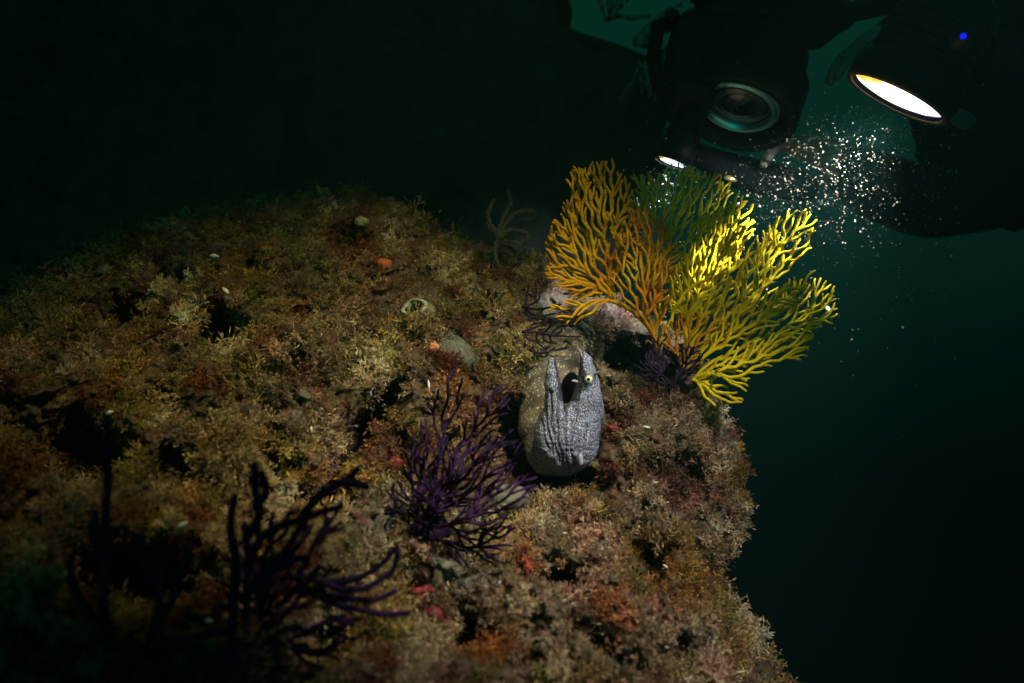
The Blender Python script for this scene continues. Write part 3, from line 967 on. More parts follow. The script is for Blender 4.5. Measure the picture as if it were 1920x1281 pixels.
def fan_lobe(name, parent, mat, poly, trunk, Y0, tilt=(0, 0), r_tip=2.7, r_gain=.26, wave=.012, seed=0, gap=9.3, step=4.0, cup=0.0, Yt=None, sides=7, ang=30, wig=.07, every=(10, 22), radial=.2):
    nodes, par = grow_fan(poly, trunk, gap=gap, step=step, seed=seed, ang=ang, wig=wig, every=every, radial=radial)
    # smooth along the tree
    for _ in range(2):
        q = nodes.copy(); m = par >= 0
        cs = np.zeros_like(nodes); cn = np.zeros(len(nodes))
        np.add.at(cs, par[m], nodes[m]); np.add.at(cn, par[m], 1)
        mid = m & (cn == 1)
        q[mid] = nodes[mid] * .5 + (nodes[par[mid]] + cs[mid]) * .25
        nodes = q
    pc = np.array(poly, float).mean(0); b0 = np.array(trunk[0], float)
    u, v = nodes[:, 0], nodes[:, 1]
    Y = Y0 + tilt[0] * (u - pc[0]) / 200 + tilt[1] * (v - pc[1]) / 200
    Y = Y + cup * (((u - pc[0]) / 200) ** 2 + ((v - pc[1]) / 200) ** 2)
    Y = Y + wave * perlin(np.stack([u * .016, v * .016, np.full(len(u), seed * 1.7)], -1)) + wave * .35 * perlin(np.stack([u * .06, v * .06, np.full(len(u), seed * 1.7)], -1))
    if Yt is not None:
        w = np.exp(-np.linalg.norm(nodes - b0, axis=1) / 45.0); Y = Y * (1 - w) + Yt * w
    X3 = np.stack([(u - 960) / F * Y, Y, -(v - 640.5) / F * Y], -1)
    chains, size = tree_chains(nodes, par)
    rng = np.random.default_rng(seed + 99)
    mb = MB()
    for c in chains:
        pts = X3[c].copy()
        # branches of different layers: shift in depth along their length
        off = rng.normal() * .006
        t = np.linspace(0, 1, len(c)); pts[:, 1] += off * t
        rr = (r_tip * .74 + r_gain * np.log(size[c])) * Y0 / F
        if len(c) > 2 and par[c[1]] == c[0]: rr[0] = rr[1]
        rr = rr * (1 + .10 * perlin(np.stack([pts[:, 0] * 300, pts[:, 1] * 300, pts[:, 2] * 300], -1)))
        rr[-1] *= .85
        mb.tube(pts, rr, sides)
    return mb.build(name, mat, parent)


def spline(pts, n=10):
    pts = np.array(pts, float); q = np.vstack([2 * pts[0] - pts[1], pts, 2 * pts[-1] - pts[-2]]); out = []
    for i in range(1, len(q) - 2):
        for t in np.linspace(0, 1, n, endpoint=False):
            a, b, c, d = q[i - 1:i + 3]
            out.append(.5 * ((2 * b) + (-a + c) * t + (2 * a - 5 * b + 4 * c - d) * t * t + (-a + 3 * b - 3 * c + d) * t ** 3))
    out.append(pts[-1]); return np.array(out)


def coral_mat(name, c1, c2, rough=.65, trans=.12):
    m, N, L, b = new_mat(name)
    tc = N.new("ShaderNodeTexCoord")
    n1 = N.new("ShaderNodeTexNoise"); n1.inputs["Scale"].default_value = 16; n1.inputs["Detail"].default_value = 3
    L.new(tc.outputs["Object"], n1.inputs["Vector"])
    mr = N.new("ShaderNodeMapRange"); mr.inputs[1].default_value = .38; mr.inputs[2].default_value = .62; L.new(n1.outputs[0], mr.inputs[0])
    mx = N.new("ShaderNodeMix"); mx.data_type = 'RGBA'; mx.inputs[6].default_value = (*c1, 1); mx.inputs[7].default_value = (*c2, 1)
    L.new(mr.outputs[0], mx.inputs[0])
    vo = N.new("ShaderNodeTexVoronoi"); vo.inputs["Scale"].default_value = 420; L.new(tc.outputs["Object"], vo.inputs["Vector"])
    m2 = N.new("ShaderNodeMix"); m2.data_type = 'RGBA'; m2.blend_type = 'MULTIPLY'; m2.inputs[0].default_value = .45
    rr = N.new("ShaderNodeMapRange"); rr.inputs[3].default_value = 1.25; rr.inputs[4].default_value = .55; L.new(vo.outputs["Distance"], rr.inputs[0])
    L.new(mx.outputs[2], m2.inputs[6]); L.new(rr.outputs[0], m2.inputs[7])
    L.new(m2.outputs[2], b.inputs["Base Color"])
    b.inputs["Roughness"].default_value = rough; b.inputs["Specular IOR Level"].default_value = .12
    bp = N.new("ShaderNodeBump"); bp.inputs["Strength"].default_value = .7; bp.inputs["Distance"].default_value = .0012; bp.invert = True
    L.new(vo.outputs["Distance"], bp.inputs["Height"]); L.new(bp.outputs[0], b.inputs["Normal"])
    return m


M_ORANGE = coral_mat("orange_yellow_coral", (.52, .19, .006), (.66, .38, .008), .8)  # yellow coral tinted orange for the warm light on the left fan
M_YELLOW = coral_mat("yellow_coral", (.68, .50, .006), (.78, .60, .008), .8)
M_PURPLE = coral_mat("purple_coral", (.012, .005, .028), (.036, .009, .058), .55)
M_DARKP = coral_mat("dark_purple_coral", (.014, .007, .024), (.034, .012, .055), .55)
M_HOLD = simple("holdfast_crust", (.10, .06, .05), .8, bump=.6, scale=200)


def holdfast(parent, c, r, mat=None):
    mb = MB(); mb.blob(c, (r, r * .8, r * .7), seg=20, rough=.5, seed=int(c[0] * 1000) % 13)
    mb.build("holdfast", mat or M_HOLD, parent)


GF = "yellow sea fans growing out of the reef crest"
r1 = empty("sea_fan", P(1232, 668, .985)); tag(r1, "orange yellow sea fan spreading left and up above the moray", "sea fan", GF)
holdfast(r1, P(1234, 676, 1.0), .016)
LEFT = [(1022, 520), (1018, 455), (1040, 405), (1070, 375), (1062, 330), (1098, 305), (1140, 292), (1168, 325), (1190, 360), (1204, 410), (1196, 455), (1178, 478), (1160, 510), (1146, 560), (1095, 566), (1050, 545)]
fan_lobe("branch", r1, M_ORANGE, LEFT, [(1233, 668), (1229, 635), (1212, 608), (1192, 588), (1172, 574), (1152, 566)], .955, (-.02, .03), seed=3, Yt=.985, r_gain=.34)
fan_lobe("branch", r1, M_ORANGE, [(1030, 600), (1040, 560), (1095, 556), (1130, 562), (1110, 580), (1075, 606)], [(1152, 566), (1140, 563)], .95, seed=4)
fan_lobe("branch", r1, M_ORANGE, [(1150, 520), (1152, 450), (1170, 405), (1205, 385), (1226, 420), (1242, 470), (1262, 505), (1250, 560), (1222, 590), (1190, 585), (1165, 565)],
         [(1233, 668), (1230, 640), (1220, 618), (1208, 600)], .94, (.0, .02), seed=8, Yt=.985, gap=10)
fan_lobe("branch", r1, M_YELLOW, [(1182, 430), (1174, 370), (1195, 325), (1230, 335), (1262, 308), (1300, 312), (1345, 325), (1382, 368), (1352, 415), (1310, 440), (1280, 470), (1250, 520), (1225, 510), (1205, 470)],
         [(1236, 664), (1238, 620), (1237, 575), (1232, 530)], 1.03, (.03, -.02), r_tip=2.1, seed=12, Yt=.99, gap=8)
fan_lobe("branch", r1, M_YELLOW, [(1245, 560), (1262, 500), (1320, 455), (1375, 420), (1400, 440), (1360, 500), (1300, 550), (1262, 600)],
         [(1236, 664), (1242, 640), (1252, 612)], .955, (.0, .0), seed=13, Yt=.985, gap=13, r_tip=2.4)
fan_lobe("branch", r1, M_ORANGE, [(1190, 560), (1200, 470), (1225, 400), (1262, 420), (1275, 500), (1262, 570), (1240, 620), (1205, 610)],
         [(1236, 664), (1230, 644), (1226, 622)], .975, (0, .02), seed=15, Yt=.985, gap=10)

r2 = empty("sea_fan", P(1285, 700, .99)); tag(r2, "bright lemon yellow sea fan in the middle, lit from above by the diver's lamp", "sea fan", GF)
holdfast(r2, P(1284, 706, .985), .014)
fan_lobe("branch", r2, M_YELLOW, [(1248, 570), (1250, 515), (1285, 460), (1308, 415), (1338, 388), (1375, 368), (1415, 375), (1420, 420), (1392, 480), (1372, 540), (1340, 595), (1298, 615), (1262, 600)],
         [(1284, 700), (1282, 670), (1286, 645)], 1.01, (.02, 0), r_tip=2.9, seed=21, Yt=.99, gap=8.5)
fan_lobe("branch", r2, M_YELLOW, [(1252, 580), (1262, 520), (1300, 460), (1340, 410), (1378, 400), (1395, 430), (1372, 500), (1350, 560), (1310, 610), (1270, 600)],
         [(1284, 700), (1288, 675), (1296, 650)], 1.04, (.02, 0), r_tip=2.8, seed=22, Yt=.995, gap=9)
fan_lobe("branch", r2, M_YELLOW, [(1362, 610), (1385, 545), (1405, 485), (1440, 430), (1482, 395), (1525, 405), (1520, 460), (1475, 515), (1435, 565), (1395, 625), (1350, 645)],
         [(1284, 700), (1300, 675), (1322, 652)], 1.0, (.05, 0), seed=25, Yt=.99, gap=10, r_tip=2.3)
fan_lobe("branch", r2, M_YELLOW, [(1345, 620), (1362, 550), (1390, 480), (1425, 430), (1460, 425), (1462, 490), (1430, 555), (1385, 630)],
         [(1284, 700), (1296, 675), (1316, 650)], 1.03, (.03, 0), seed=29, Yt=.99, gap=9, r_tip=2.3)
fan_lobe("branch", r2, M_ORANGE, [(1236, 650), (1250, 600), (1300, 590), (1360, 590), (1375, 640), (1320, 675), (1270, 690)],
         [(1284, 700), (1280, 690), (1276, 682)], .955, seed=27, Yt=.985, gap=12, r_tip=2.4)
fan_lobe("branch", r2, M_YELLOW, [(1330, 655), (1350, 600), (1400, 560), (1460, 545), (1525, 500), (1510, 560), (1450, 605), (1390, 645)],
         [(1284, 700), (1304, 682), (1326, 664)], .965, (.04, 0), seed=28, Yt=.985, gap=10)

r3 = empty("sea_fan", P(1300, 712, .965)); tag(r3, "yellow sea fan drooping right over open water, its lowest twigs curling down", "sea fan", GF)
holdfast(r3, P(1298, 716, .965), .014)
fan_lobe("branch", r3, M_YELLOW, [(1345, 675), (1390, 615), (1440, 565), (1500, 520), (1560, 535), (1575, 590), (1530, 625), (1460, 645), (1395, 680)],
         [(1300, 712), (1316, 694), (1336, 678)], .985, (.05, .0), seed=31, Yt=.965, gap=9.5, r_tip=2.2)
fan_lobe("branch", r3, M_YELLOW, [(1335, 695), (1400, 650), (1460, 618), (1535, 600), (1525, 645), (1512, 672), (1445, 688), (1400, 706), (1420, 722), (1380, 724), (1345, 716)],
         [(1300, 712), (1316, 706), (1332, 701)], .925, (.05, -.02), seed=34, Yt=.955, gap=9)
fan_lobe("branch", r3, M_YELLOW, [(1320, 690), (1380, 655), (1440, 640), (1490, 650), (1440, 672), (1390, 690), (1340, 705)],
         [(1300, 712), (1314, 704), (1326, 698)], .945, (.04, 0), seed=35, Yt=.96, gap=10, r_tip=2.5)
fan_lobe("branch", r3, M_YELLOW, [(1296, 705), (1330, 702), (1370, 722), (1400, 748), (1352, 765), (1318, 752), (1298, 730)],
         [(1300, 712), (1308, 716)], .915, seed=36, Yt=.945, gap=11, r_tip=3.2)

# purple gorgonians
GP = "purple sea whips on the reef"
c0 = P(810, 985, .70)
p1 = empty("gorgonian", c0); tag(p1, "dense purple gorgonian with long wiry branches sweeping right below the moray", "gorgonian", GP)
holdfast(p1, P(806, 990, .715), .018, M_DARKP)
for i, (poly, trunk, Y, g) in enumerate([
    ([(755, 920), (770, 820), (815, 730), (855, 680), (880, 710), (855, 800), (825, 880), (800, 950)], [(806, 985), (790, 950), (786, 925)], .77, 16),
    ([(790, 910), (845, 815), (905, 735), (962, 715), (945, 790), (890, 880), (830, 940)], [(806, 985), (806, 955), (812, 935)], .73, 14),
    ([(815, 965), (865, 870), (930, 810), (985, 800), (978, 850), (935, 915), (860, 965)], [(806, 985), (816, 968), (830, 955)], .69, 12),
    ([(830, 1005), (885, 925), (960, 870), (1012, 900), (985, 940), (955, 985), (930, 1015), (880, 1035)], [(806, 985), (824, 988), (840, 985)], .65, 13),
    ([(720, 975), (735, 915), (770, 840), (805, 830), (860, 850), (850, 930), (800, 985), (750, 1000)], [(806, 985), (795, 980), (785, 976)], .70, 12),
    ([(760, 960), (800, 870), (860, 820), (920, 830), (900, 900), (850, 960), (800, 990)], [(806, 985), (808, 972), (812, 962)], .67, 13),
    ([(820, 1005), (870, 1010), (930, 960), (965, 965), (950, 1030), (930, 1062), (880, 1065), (830, 1040)], [(806, 985), (815, 1002), (830, 1015)], .66, 15)]):
    fan_lobe("branch", p1, M_PURPLE, poly, trunk, Y, (0, 0), r_tip=2.7, r_gain=.28, wave=.03, seed=50 + i, Yt=.70, gap=g, step=5, ang=26, wig=.10, every=(20, 46))


def traced(name, label, lines, mat, Y, r, base=None, seed=0, group=GP, cat="gorgonian", hold=True, sides=9):
    b = base or lines[0][0]
    yb = Y if not callable(Y) else Y(*b[:2])
    root = empty(name, P(b[0], b[1], yb)); tag(root, label, cat, group)
    if hold: holdfast(root, P(b[0], b[1], yb + .004), r * 2.4 * yb / F, M_DARKP)
    rng = np.random.default_rng(seed)
    for ln in lines:
        sp = spline([p[:2] for p in ln], 8); n = len(sp)
        y = np.full(n, yb) + rng.normal() * .010 + .012 * perlin(np.stack([sp[:, 0] * .01, sp[:, 1] * .01, np.full(n, seed)], -1))
        sp = sp + 2.0 * np.stack([perlin(np.stack([sp[:, 0] * .03, sp[:, 1] * .03, np.full(n, 1.)], -1)), perlin(np.stack([sp[:, 0] * .03, sp[:, 1] * .03, np.full(n, 9.)], -1))], -1)
        pts = [P(a, c, yy) for (a, c), yy in zip(sp, y)]
        rr = r * yb / F * np.linspace(1.15, .8, n) * (1 + .12 * perlin(np.stack([sp[:, 0] * .05, sp[:, 1] * .05, np.full(n, 3.)], -1)))
        m = MB(); m.tube(pts, rr, sides); m.build("branch", mat, root)
    return root


traced("gorgonian", "dark blurred purple gorgonian with thick upright fingers close in the lower left", [
    [(455, 1235), (462, 1150), (466, 1060), (458, 985)], [(430, 1240), (436, 1150), (440, 1060), (432, 985), (440, 930)],
    [(462, 1010), (485, 965), (480, 920), (476, 870)], [(480, 950), (498, 925), (492, 885)], [(455, 1120), (500, 1075), (530, 1040), (565, 985)],
    [(500, 1075), (545, 1050), (575, 1045)], [(462, 1060), (500, 1000), (560, 975), (640, 950)], [(560, 975), (600, 930), (650, 900), (672, 880)], [(600, 930), (640, 905), (690, 912)],
    [(440, 1230), (520, 1205), (560, 1215), (610, 1222), (635, 1200)], [(455, 1235), (390, 1250), (320, 1255), (270, 1275)]],
    M_DARKP, .47, 8.5, seed=3)
_fg = [o for o in COL.objects if o.get('label', '').startswith('dark blurred purple')][0]
for i, (poly, trunk, Y, g) in enumerate([([(400, 1150), (420, 1030), (470, 960), (560, 960), (640, 930), (660, 1000), (600, 1080), (540, 1160), (460, 1190)], [(455, 1235), (462, 1200), (470, 1170)], .52, 30),
                                         ([(380, 1240), (420, 1160), (500, 1120), (600, 1130), (680, 1180), (640, 1240), (540, 1260), (420, 1270)], [(455, 1235), (470, 1225)], .50, 26)]):
    fan_lobe("branch", _fg, M_DARKP, poly, trunk, Y, r_tip=5.0, r_gain=.3, wave=.04, seed=90 + i, Yt=.47, gap=g, step=8, ang=34, every=(30, 60), wig=.16)
traced("gorgonian", "dark purple gorgonian with long arms curving right and up along the bottom centre", [
    [(480, 1165), (500, 1110), (515, 1080), (600, 1090), (660, 1088), (712, 1060), (745, 1025)], [(600, 1090), (640, 1105), (690, 1100), (735, 1070), (748, 1035)],
    [(600, 1090), (612, 1125), (660, 1140), (720, 1152), (765, 1150)], [(500, 1110), (530, 1060), (570, 1010), (585, 985)], [(480, 1165), (530, 1130), (565, 1095), (600, 1062)],
    [(620, 1118), (655, 1122), (700, 1125), (742, 1108)]],
    M_DARKP, .52, 6.2, seed=5)
traced("gorgonian", "shadowy purple gorgonian with straight stems in the far lower left corner", [
    [(265, 1262), (290, 1180), (300, 1100), (296, 1030)], [(290, 1180), (330, 1110), (345, 1060), (356, 1022)], [(265, 1262), (310, 1215), (380, 1190), (430, 1180)],
    [(265, 1262), (200, 1180), (196, 1060), (200, 930), (204, 830), (202, 790)], [(200, 1060), (175, 1010), (178, 960)], [(210, 1190), (150, 1130), (130, 1060)], [(300, 1100), (270, 1050), (262, 1005)]],
    M_DARKP, .46, 8.0, seed=7)
traced("gorgonian", "thin blackish gorgonian twig lying across the moray's neck", [
    [(983, 622), (1010, 624), (1040, 630), (1088, 631)], [(983, 622), (984, 645), (1000, 660), (1028, 660)], [(983, 630), (995, 638), (1012, 640)],
    [(1006, 624), (1008, 640), (1022, 654)], [(1018, 626), (1022, 640), (1044, 645)], [(1030, 629), (1034, 640), (1044, 646)], [(1016, 626), (1030, 614), (1034, 608)], [(1030, 629), (1044, 615), (1048, 605)], [(1040, 630), (1052, 622), (1054, 617)],
    [(985, 620), (1010, 612), (1046, 600)]], M_DARKP, .985, 2.0, seed=9)
traced("gorgonian", "small black twiggy gorgonian in the shadow left of the orange fan", [
    [(984, 575), (988, 550), (990, 535)], [(988, 552), (1004, 556)], [(984, 575), (1006, 566), (1012, 556)], [(984, 575), (1010, 580), (1052, 572)], [(984, 575), (1008, 592), (1040, 588)], [(984, 575), (1000, 605), (1034, 600)]],
    M_DARKP, 1.03, 2.2, seed=10)
p4 = empty("gorgonian", P(1262, 726, .955)); tag(p4, "low dark plum gorgonian bush at the foot of the yellow fans", "gorgonian", GP)
holdfast(p4, P(1262, 728, .975), .009, M_DARKP)
for i, (poly, trunk, Y) in enumerate([([(1205, 700), (1215, 650), (1250, 630), (1260, 690), (1240, 720)], [(1262, 726), (1250, 712), (1240, 702)], .95),
                                      ([(1255, 690), (1270, 640), (1310, 640), (1330, 665), (1300, 700), (1270, 720)], [(1262, 726), (1268, 708), (1275, 698)], .94),
                                      ([(1190, 690), (1215, 675), (1230, 720), (1205, 722)], [(1262, 726), (1240, 718), (1225, 712)], .96)]):
    fan_lobe("branch", p4, M_DARKP, poly, trunk, Y, r_tip=2.0, r_gain=.25, wave=.02, seed=70 + i, Yt=.955, gap=9)


# ------------------------------------------------------------------ starfish hanging in the dark behind
def starfish():
    mat = simple("starfish_skin", (.03, .03, .02), .7, bump=.8, scale=300)
    arms = [[(938, 440), (962, 432), (986, 438), (990, 448), (975, 455), (952, 452)], [(940, 432), (962, 404), (990, 396), (1002, 402), (996, 411), (978, 413)],
            [(936, 446), (928, 465), (932, 490), (944, 508)], [(940, 447), (956, 462), (966, 478), (956, 494)], [(930, 436), (918, 420), (916, 398), (926, 376)], [(936, 430), (946, 404), (958, 380), (952, 356)]]
    Y = 1.10
    root = empty("starfish", P(937, 440, Y)); tag(root, "dim spiny starfish with curled knobbly arms hanging above the reef crest", "starfish")
    mb = MB(); mb.blob(P(937, 440, Y), (.011, .008, .011), seg=18, rough=.2)
    sp = MB()
    for k, a in enumerate(arms):
        s = spline(a, 8); n = len(s); y = np.linspace(Y, Y - .012 + .03 * (k % 2), n)
        pts = [P(p[0], p[1], yy) for p, yy in zip(s, y)]; rr = np.linspace(5.0, 2.4, n) * Y / F
        mb.tube(pts, rr, 10)
        for i in range(1, n):
            for _ in range(6):
                d = np.random.default_rng(i * 31 + k * 7 + _).normal(size=3); d[1] = -abs(d[1]); d /= np.linalg.norm(d)
                c = np.array(pts[i]); sp.tube([c + d * rr[i] * .6, c + d * rr[i] * 1.45], [.0008, .0004], 4)
    mb.build("starfish_body", mat, root)
    sp.build("spines", simple("starfish_spines", (.10, .10, .08), .6), root)


starfish()


# ------------------------------------------------------------------ small life on the reef
def sponge_tube():
    Y = ry(790, 590) - .015
    c = P(781, 580, Y)
    root = empty("sea_squirt", P(800, 600, Y + .02)); tag(root, "pale translucent sea squirt with a wide open ring-shaped mouth", "sea squirt")
    pale = simple("pale_tunic", (.34, .38, .28), .45, noise=.2, scale=180, bump=.4)
    ax = Vector((-.35, -.80, .25)).normalized()
    b = MB(); b.lathe(c, ax, [(-.030, .016), (-.018, .0175), (-.004, .0155), (.003, .0145), (.005, .0125), (.002, .0105), (-.008, .0085)], 36)
    o = b.build("tunic", simple("tunic_olive", (.20, .20, .11), .55, bump=.4, scale=160), root)
    vv = o.data.vertices
    for v in vv:
        q = perlin(np.array([[v.co.x * 90, v.co.y * 90, v.co.z * 90]]))[0]
        v.co.x *= 1 + .10 * q; v.co.z *= (1 + .12 * q)
    l = MB(); pts = []
    a = ax.cross(Vector((0, 0, 1))).normalized(); bb = ax.cross(a)
    for k in range(30):
        t = k / 29 * 2 * math.pi
        pts.append(c + ax * (.006 + .0018 * math.sin(3 * t)) + a * .0165 * math.cos(t) * (1 + .1 * math.sin(2 * t)) + bb * .0120 * math.sin(t))
    l.tube(pts, .0022 + .0009 * np.sin(np.linspace(0, 15, 30)), 8, caps=False)
    l.build("lip", pale, root)
    d = MB(); d.lathe(c, ax, [(.0005, .0105), (.0012, .0098)], 24); d.build("opening", simple("opening_dark", (.012, .016, .010), .8), root)


sponge_tube()


def lump(name, label, cat, u, v, r, col, group=None, rough=.25, dy=0, bump=.6, sq=(1, .7, 1), scale=220, seed=1, ang=0, seg=28, extra=None):
    Y = ry(u, v) - .4 * r[0] * 0 + dy
    s = Y / F
    root_loc = P(u, v, Y)
    mb = MB(); mb.blob(root_loc, (r[0] * s, max(r) * s * sq[1], r[1] * s), rot=Matrix.Rotation(math.radians(ang), 4, 'Y'), seg=seg, rough=rough, seed=seed)
    if extra: extra(mb, root_loc, s)
    o = mb.build(name, simple(name + "_surface", col, .7, noise=.35, scale=scale, bump=bump))
    # keep the object's origin at the thing
    me = o.data
    co = np.empty(len(me.vertices) * 3, dtype=np.float32); me.vertices.foreach_get("co", co)
    co = co.reshape(-1, 3) - np.array(root_loc, dtype=np.float32); me.vertices.foreach_set("co", co.ravel()); o.location = root_loc
    tag(o, label, cat, group)
    return o


lump("sponge", "smooth grey green sponge mound right of the sea squirt", "sponge", 850, 660, (40, 30), (.09, .10, .07), ang=35, dy=.0, seed=2)
lump("sponge", "small orange sponge below the pale sea squirt", "sponge", 813, 651, (10, 10), (.50, .20, .09), dy=-.03, seed=4, rough=.5)
lump("sponge", "round bright orange sponge high on the left reef top", "sponge", 720, 495, (13, 11), (.38, .09, .02), dy=-.002, seed=5, rough=.4)
lump("sponge", "orange red sponge at the shaded foot of the dark hollow", "sponge", 741, 868, (12, 12), (.30, .05, .03), dy=-.004, seed=6, rough=.6)
lump("sponge", "dark red sponge ball at the bottom centre", "sponge", 814, 1155, (17, 16), (.18, .014, .02), dy=-.008, seed=7, rough=.3)
lump("sponge", "flat maroon sponge just above the dark red ball", "sponge", 785, 1110, (26, 18), (.22, .015, .025), dy=-.004, seed=8, rough=.4)
lump("sponge", "upright red orange sponge between the purple gorgonian and the right slope", "sponge", 988, 1062, (9, 17), (.28, .04, .015), dy=-.01, seed=9, rough=.5)
lump("sponge", "vivid red sponge crust behind the moray's right cheek", "sponge", 1150, 803, (15, 6), (.12, .012, .010), dy=.002, seed=10, ang=20, rough=.4)
lump("sponge", "rusty sponge lump on the lower right slope", "sponge", 1168, 1178, (18, 17), (.34, .08, .02), dy=-.006, seed=11, rough=.4)
lump("sponge", "pale knob of sponge on top of the left crest", "sponge", 678, 416, (13, 9), (.30, .30, .16), dy=-.01, seed=12, rough=.3)
lump("rock", "bare pale grey stone under the purple gorgonian", "rock", 826, 1082, (62, 32), (.13, .13, .11), dy=.012, seed=13, ang=12, scale=130)
lump("rock", "smaller bare grey stone right of the pale stone", "rock", 886, 1104, (30, 22), (.11, .11, .10), dy=.010, seed=14, ang=-10, scale=130)
lump("rock", "smooth grey cobble just left below the moray", "rock", 952, 935, (38, 24), (.13, .13, .11), dy=.006, seed=15, ang=-8, scale=120)
lump("rock", "grey greenish stone between the purple gorgonians", "rock", 712, 1000, (34, 48), (.10, .11, .09), dy=.012, seed=16, ang=15, scale=120)


# white shells and bits caught in the turf
def shard(u, v, r, ang, label, col=(.78, .78, .74), dy=-.016, long=2.2):
    Y = ry(u, v) + dy; s = Y / F; c = P(u, v, Y)
    mb = MB(); n = 9; a = Vector((math.cos(math.radians(ang)), -.25, -math.sin(math.radians(ang)))).normalized()
    pts = [c + a * ((k / (n - 1) - .5) * 2 * r * long * s) for k in range(n)]
    rr = [max(.12, math.sin(math.pi * (k + .6) / (n + .3))) ** .8 * r * s * (.9 + .1 * (k % 2)) for k in range(n)]
    mb.tube(pts, rr, 9)
    o = mb.build("shell", simple("shell_white", col, .35, noise=.12, scale=400))
    me = o.data; co = np.empty(len(me.vertices) * 3, dtype=np.float32); me.vertices.foreach_get("co", co)
    co = co.reshape(-1, 3) - np.array(c, dtype=np.float32); me.vertices.foreach_set("co", co.ravel()); o.location = c
    tag(o, label, "shell", "white shell bits caught in the turf")


shard(754, 750, 3.0, -15, "small white shell at the lip of the dark hollow")
shard(804, 722, 2.4, 82, "slim upright white shell right of the dark hollow", long=4)
shard(695, 735, 2.0, 80, "thin pale shell standing at the left edge of the dark hollow", long=4)
shard(340, 986, 6.0, -28, "long white shell sliver in the lower left", long=2.6)
shard(402, 480, 4.2, 10, "white shell bit high on the left reef top")
shard(423, 545, 4.2, 40, "white shell bit a little above the round black hole on the left")
shard(205, 774, 4.2, -20, "pale shell bit left of centre in the left turf")
shard(584, 805, 2.6, 80, "tiny white shell in the turf left of the dark hollow")
shard(1060, 1000, 2.0, 0, "left of two glinting shell specks on the right slope")
shard(1075, 998, 1.6, 0, "right of two glinting shell specks on the right slope")
shard(1248, 1062, 2.4, 30, "curled white shell on the lower right slope")
shard(1212, 801, 3.0, 12, "pale shell flake lying on the turf right of the moray", col=(.5, .48, .38))
shard(936, 1093, 2.6, -60, "bluish white shell chip right of the grey stones")
shard(392, 1164, 4.0, 0, "blurred white shell bit near the bottom left")
shard(1552, 580, 4.4, 62, "white scrap of shell caught on the rightmost tip of the yellow fan", dy=.0, long=1.8)


# ------------------------------------------------------------------ dark rock face behind, weeds on it
def cliff():
    nu, nv = 150, 110
    u = np.linspace(-700, 1305, nu); v = np.linspace(-500, 900, nv)
    U, Vv = np.meshgrid(u, v)
    Y = 1.9 + .25 * fbm(np.stack([U, Vv, U * 0], -1) * .004, 4) + .06 * fbm(np.stack([U, Vv, U * 0 + 3], -1) * .02, 3)
    Y = Y + .9 * sstep(U, 1120, 1310) ** 2
    E = np.interp(Vv, [-500, 0, 60, 120, 310, 420, 600], [1100, 1140, 1180, 1365, 1365, 1300, 1180]) - 1305
    edge = E + 26 * perlin(np.stack([U * 0, Vv * .012, U * 0 + 5], -1)) + 16 * perlin(np.stack([U * 0, Vv * .05, U * 0 + 5], -1))
    X = (U + edge * sstep(U, 600, 1290) - 960) / F * 1.9; Z = -(Vv - 640.5) / F * 1.9
    V = np.stack([X, Y, Z], -1).reshape(-1, 3)
    i = np.arange(nv - 1)[:, None] * nu; j = np.arange(nu - 1)[None]
    q = np.stack([i + j, i + nu + j, i + nu + j + 1, i + j + 1], -1).reshape(-1, 4)
    # give it a back so it is a solid mass
    Vb = V + np.array([0, 1.6, 0]); n = len(V)
    qb = q[:, ::-1] + n
    rim = np.concatenate([np.arange(nu), (np.arange(1, nv) * nu + nu - 1), ((nv - 1) * nu + np.arange(nu - 2, -1, -1)), (np.arange(nv - 2, 0, -1) * nu)])
    r2 = np.roll(rim, -1)
    qs = np.stack([rim, r2, r2 + n, rim + n], -1)
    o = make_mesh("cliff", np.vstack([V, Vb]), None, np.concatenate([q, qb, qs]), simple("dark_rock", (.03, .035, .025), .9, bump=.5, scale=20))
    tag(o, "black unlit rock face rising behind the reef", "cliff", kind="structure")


cliff()


def weed(label, u, v, Y, blades, seed, col=(.22, .32, .22)):
    rng = np.random.default_rng(seed)
    root = empty("seaweed", P(u, v, Y)); tag(root, label, "seaweed", "broad seaweeds on the cliff edge")
    mat = simple("weed_blade", col, .6, noise=.3, scale=40)
    for (pts, w) in blades:
        s = spline(pts, 7); n = len(s); mb = MB()
        W_ = np.sin(np.linspace(.25, math.pi * .97, n)) * w * Y / F
        L_, R_ = [], []
        for i in range(n):
            t = s[min(i + 1, n - 1)] - s[max(i - 1, 0)]; t = t / (np.linalg.norm(t) + 1e-9)
            c = np.array(P(s[i][0], s[i][1], Y + .03 * math.sin(i * .6 + seed)))
            side = np.array([-t[1], .5 * math.sin(i * .5), -t[0]])
            L_.append(c + side * W_[i]); R_.append(c - side * W_[i])
        C_ = [(a + b) / 2 + np.array([0, -.006, .004]) for a, b in zip(L_, R_)]
        B_ = [(a + b) / 2 + np.array([0, .004, -.002]) for a, b in zip(L_, R_)]
        V = np.array([x for row in zip(L_, C_, R_, B_) for x in row])
        q = [(4 * i + k, 4 * i + (k + 1) % 4, 4 * i + 4 + (k + 1) % 4, 4 * i + 4 + k) for i in range(n - 1) for k in range(4)]
        mb.add(V, None, q); mb.build("blade", mat, root)


def frond_set(u, v, n, length, a0, a1, seed, w):
    rng = np.random.default_rng(seed); out = []
    for k in range(n):
        a = math.radians(rng.uniform(a0, a1)); l = length * rng.uniform(.5, 1.0); pts = [(u + rng.normal() * 4, v + rng.normal() * 4)]
        for q in range(4):
            a += rng.normal() * .28; pts.append((pts[-1][0] + math.cos(a) * l / 4, pts[-1][1] - math.sin(a) * l / 4))
        out.append((pts, w * rng.uniform(.5, 1.2)))
    return out


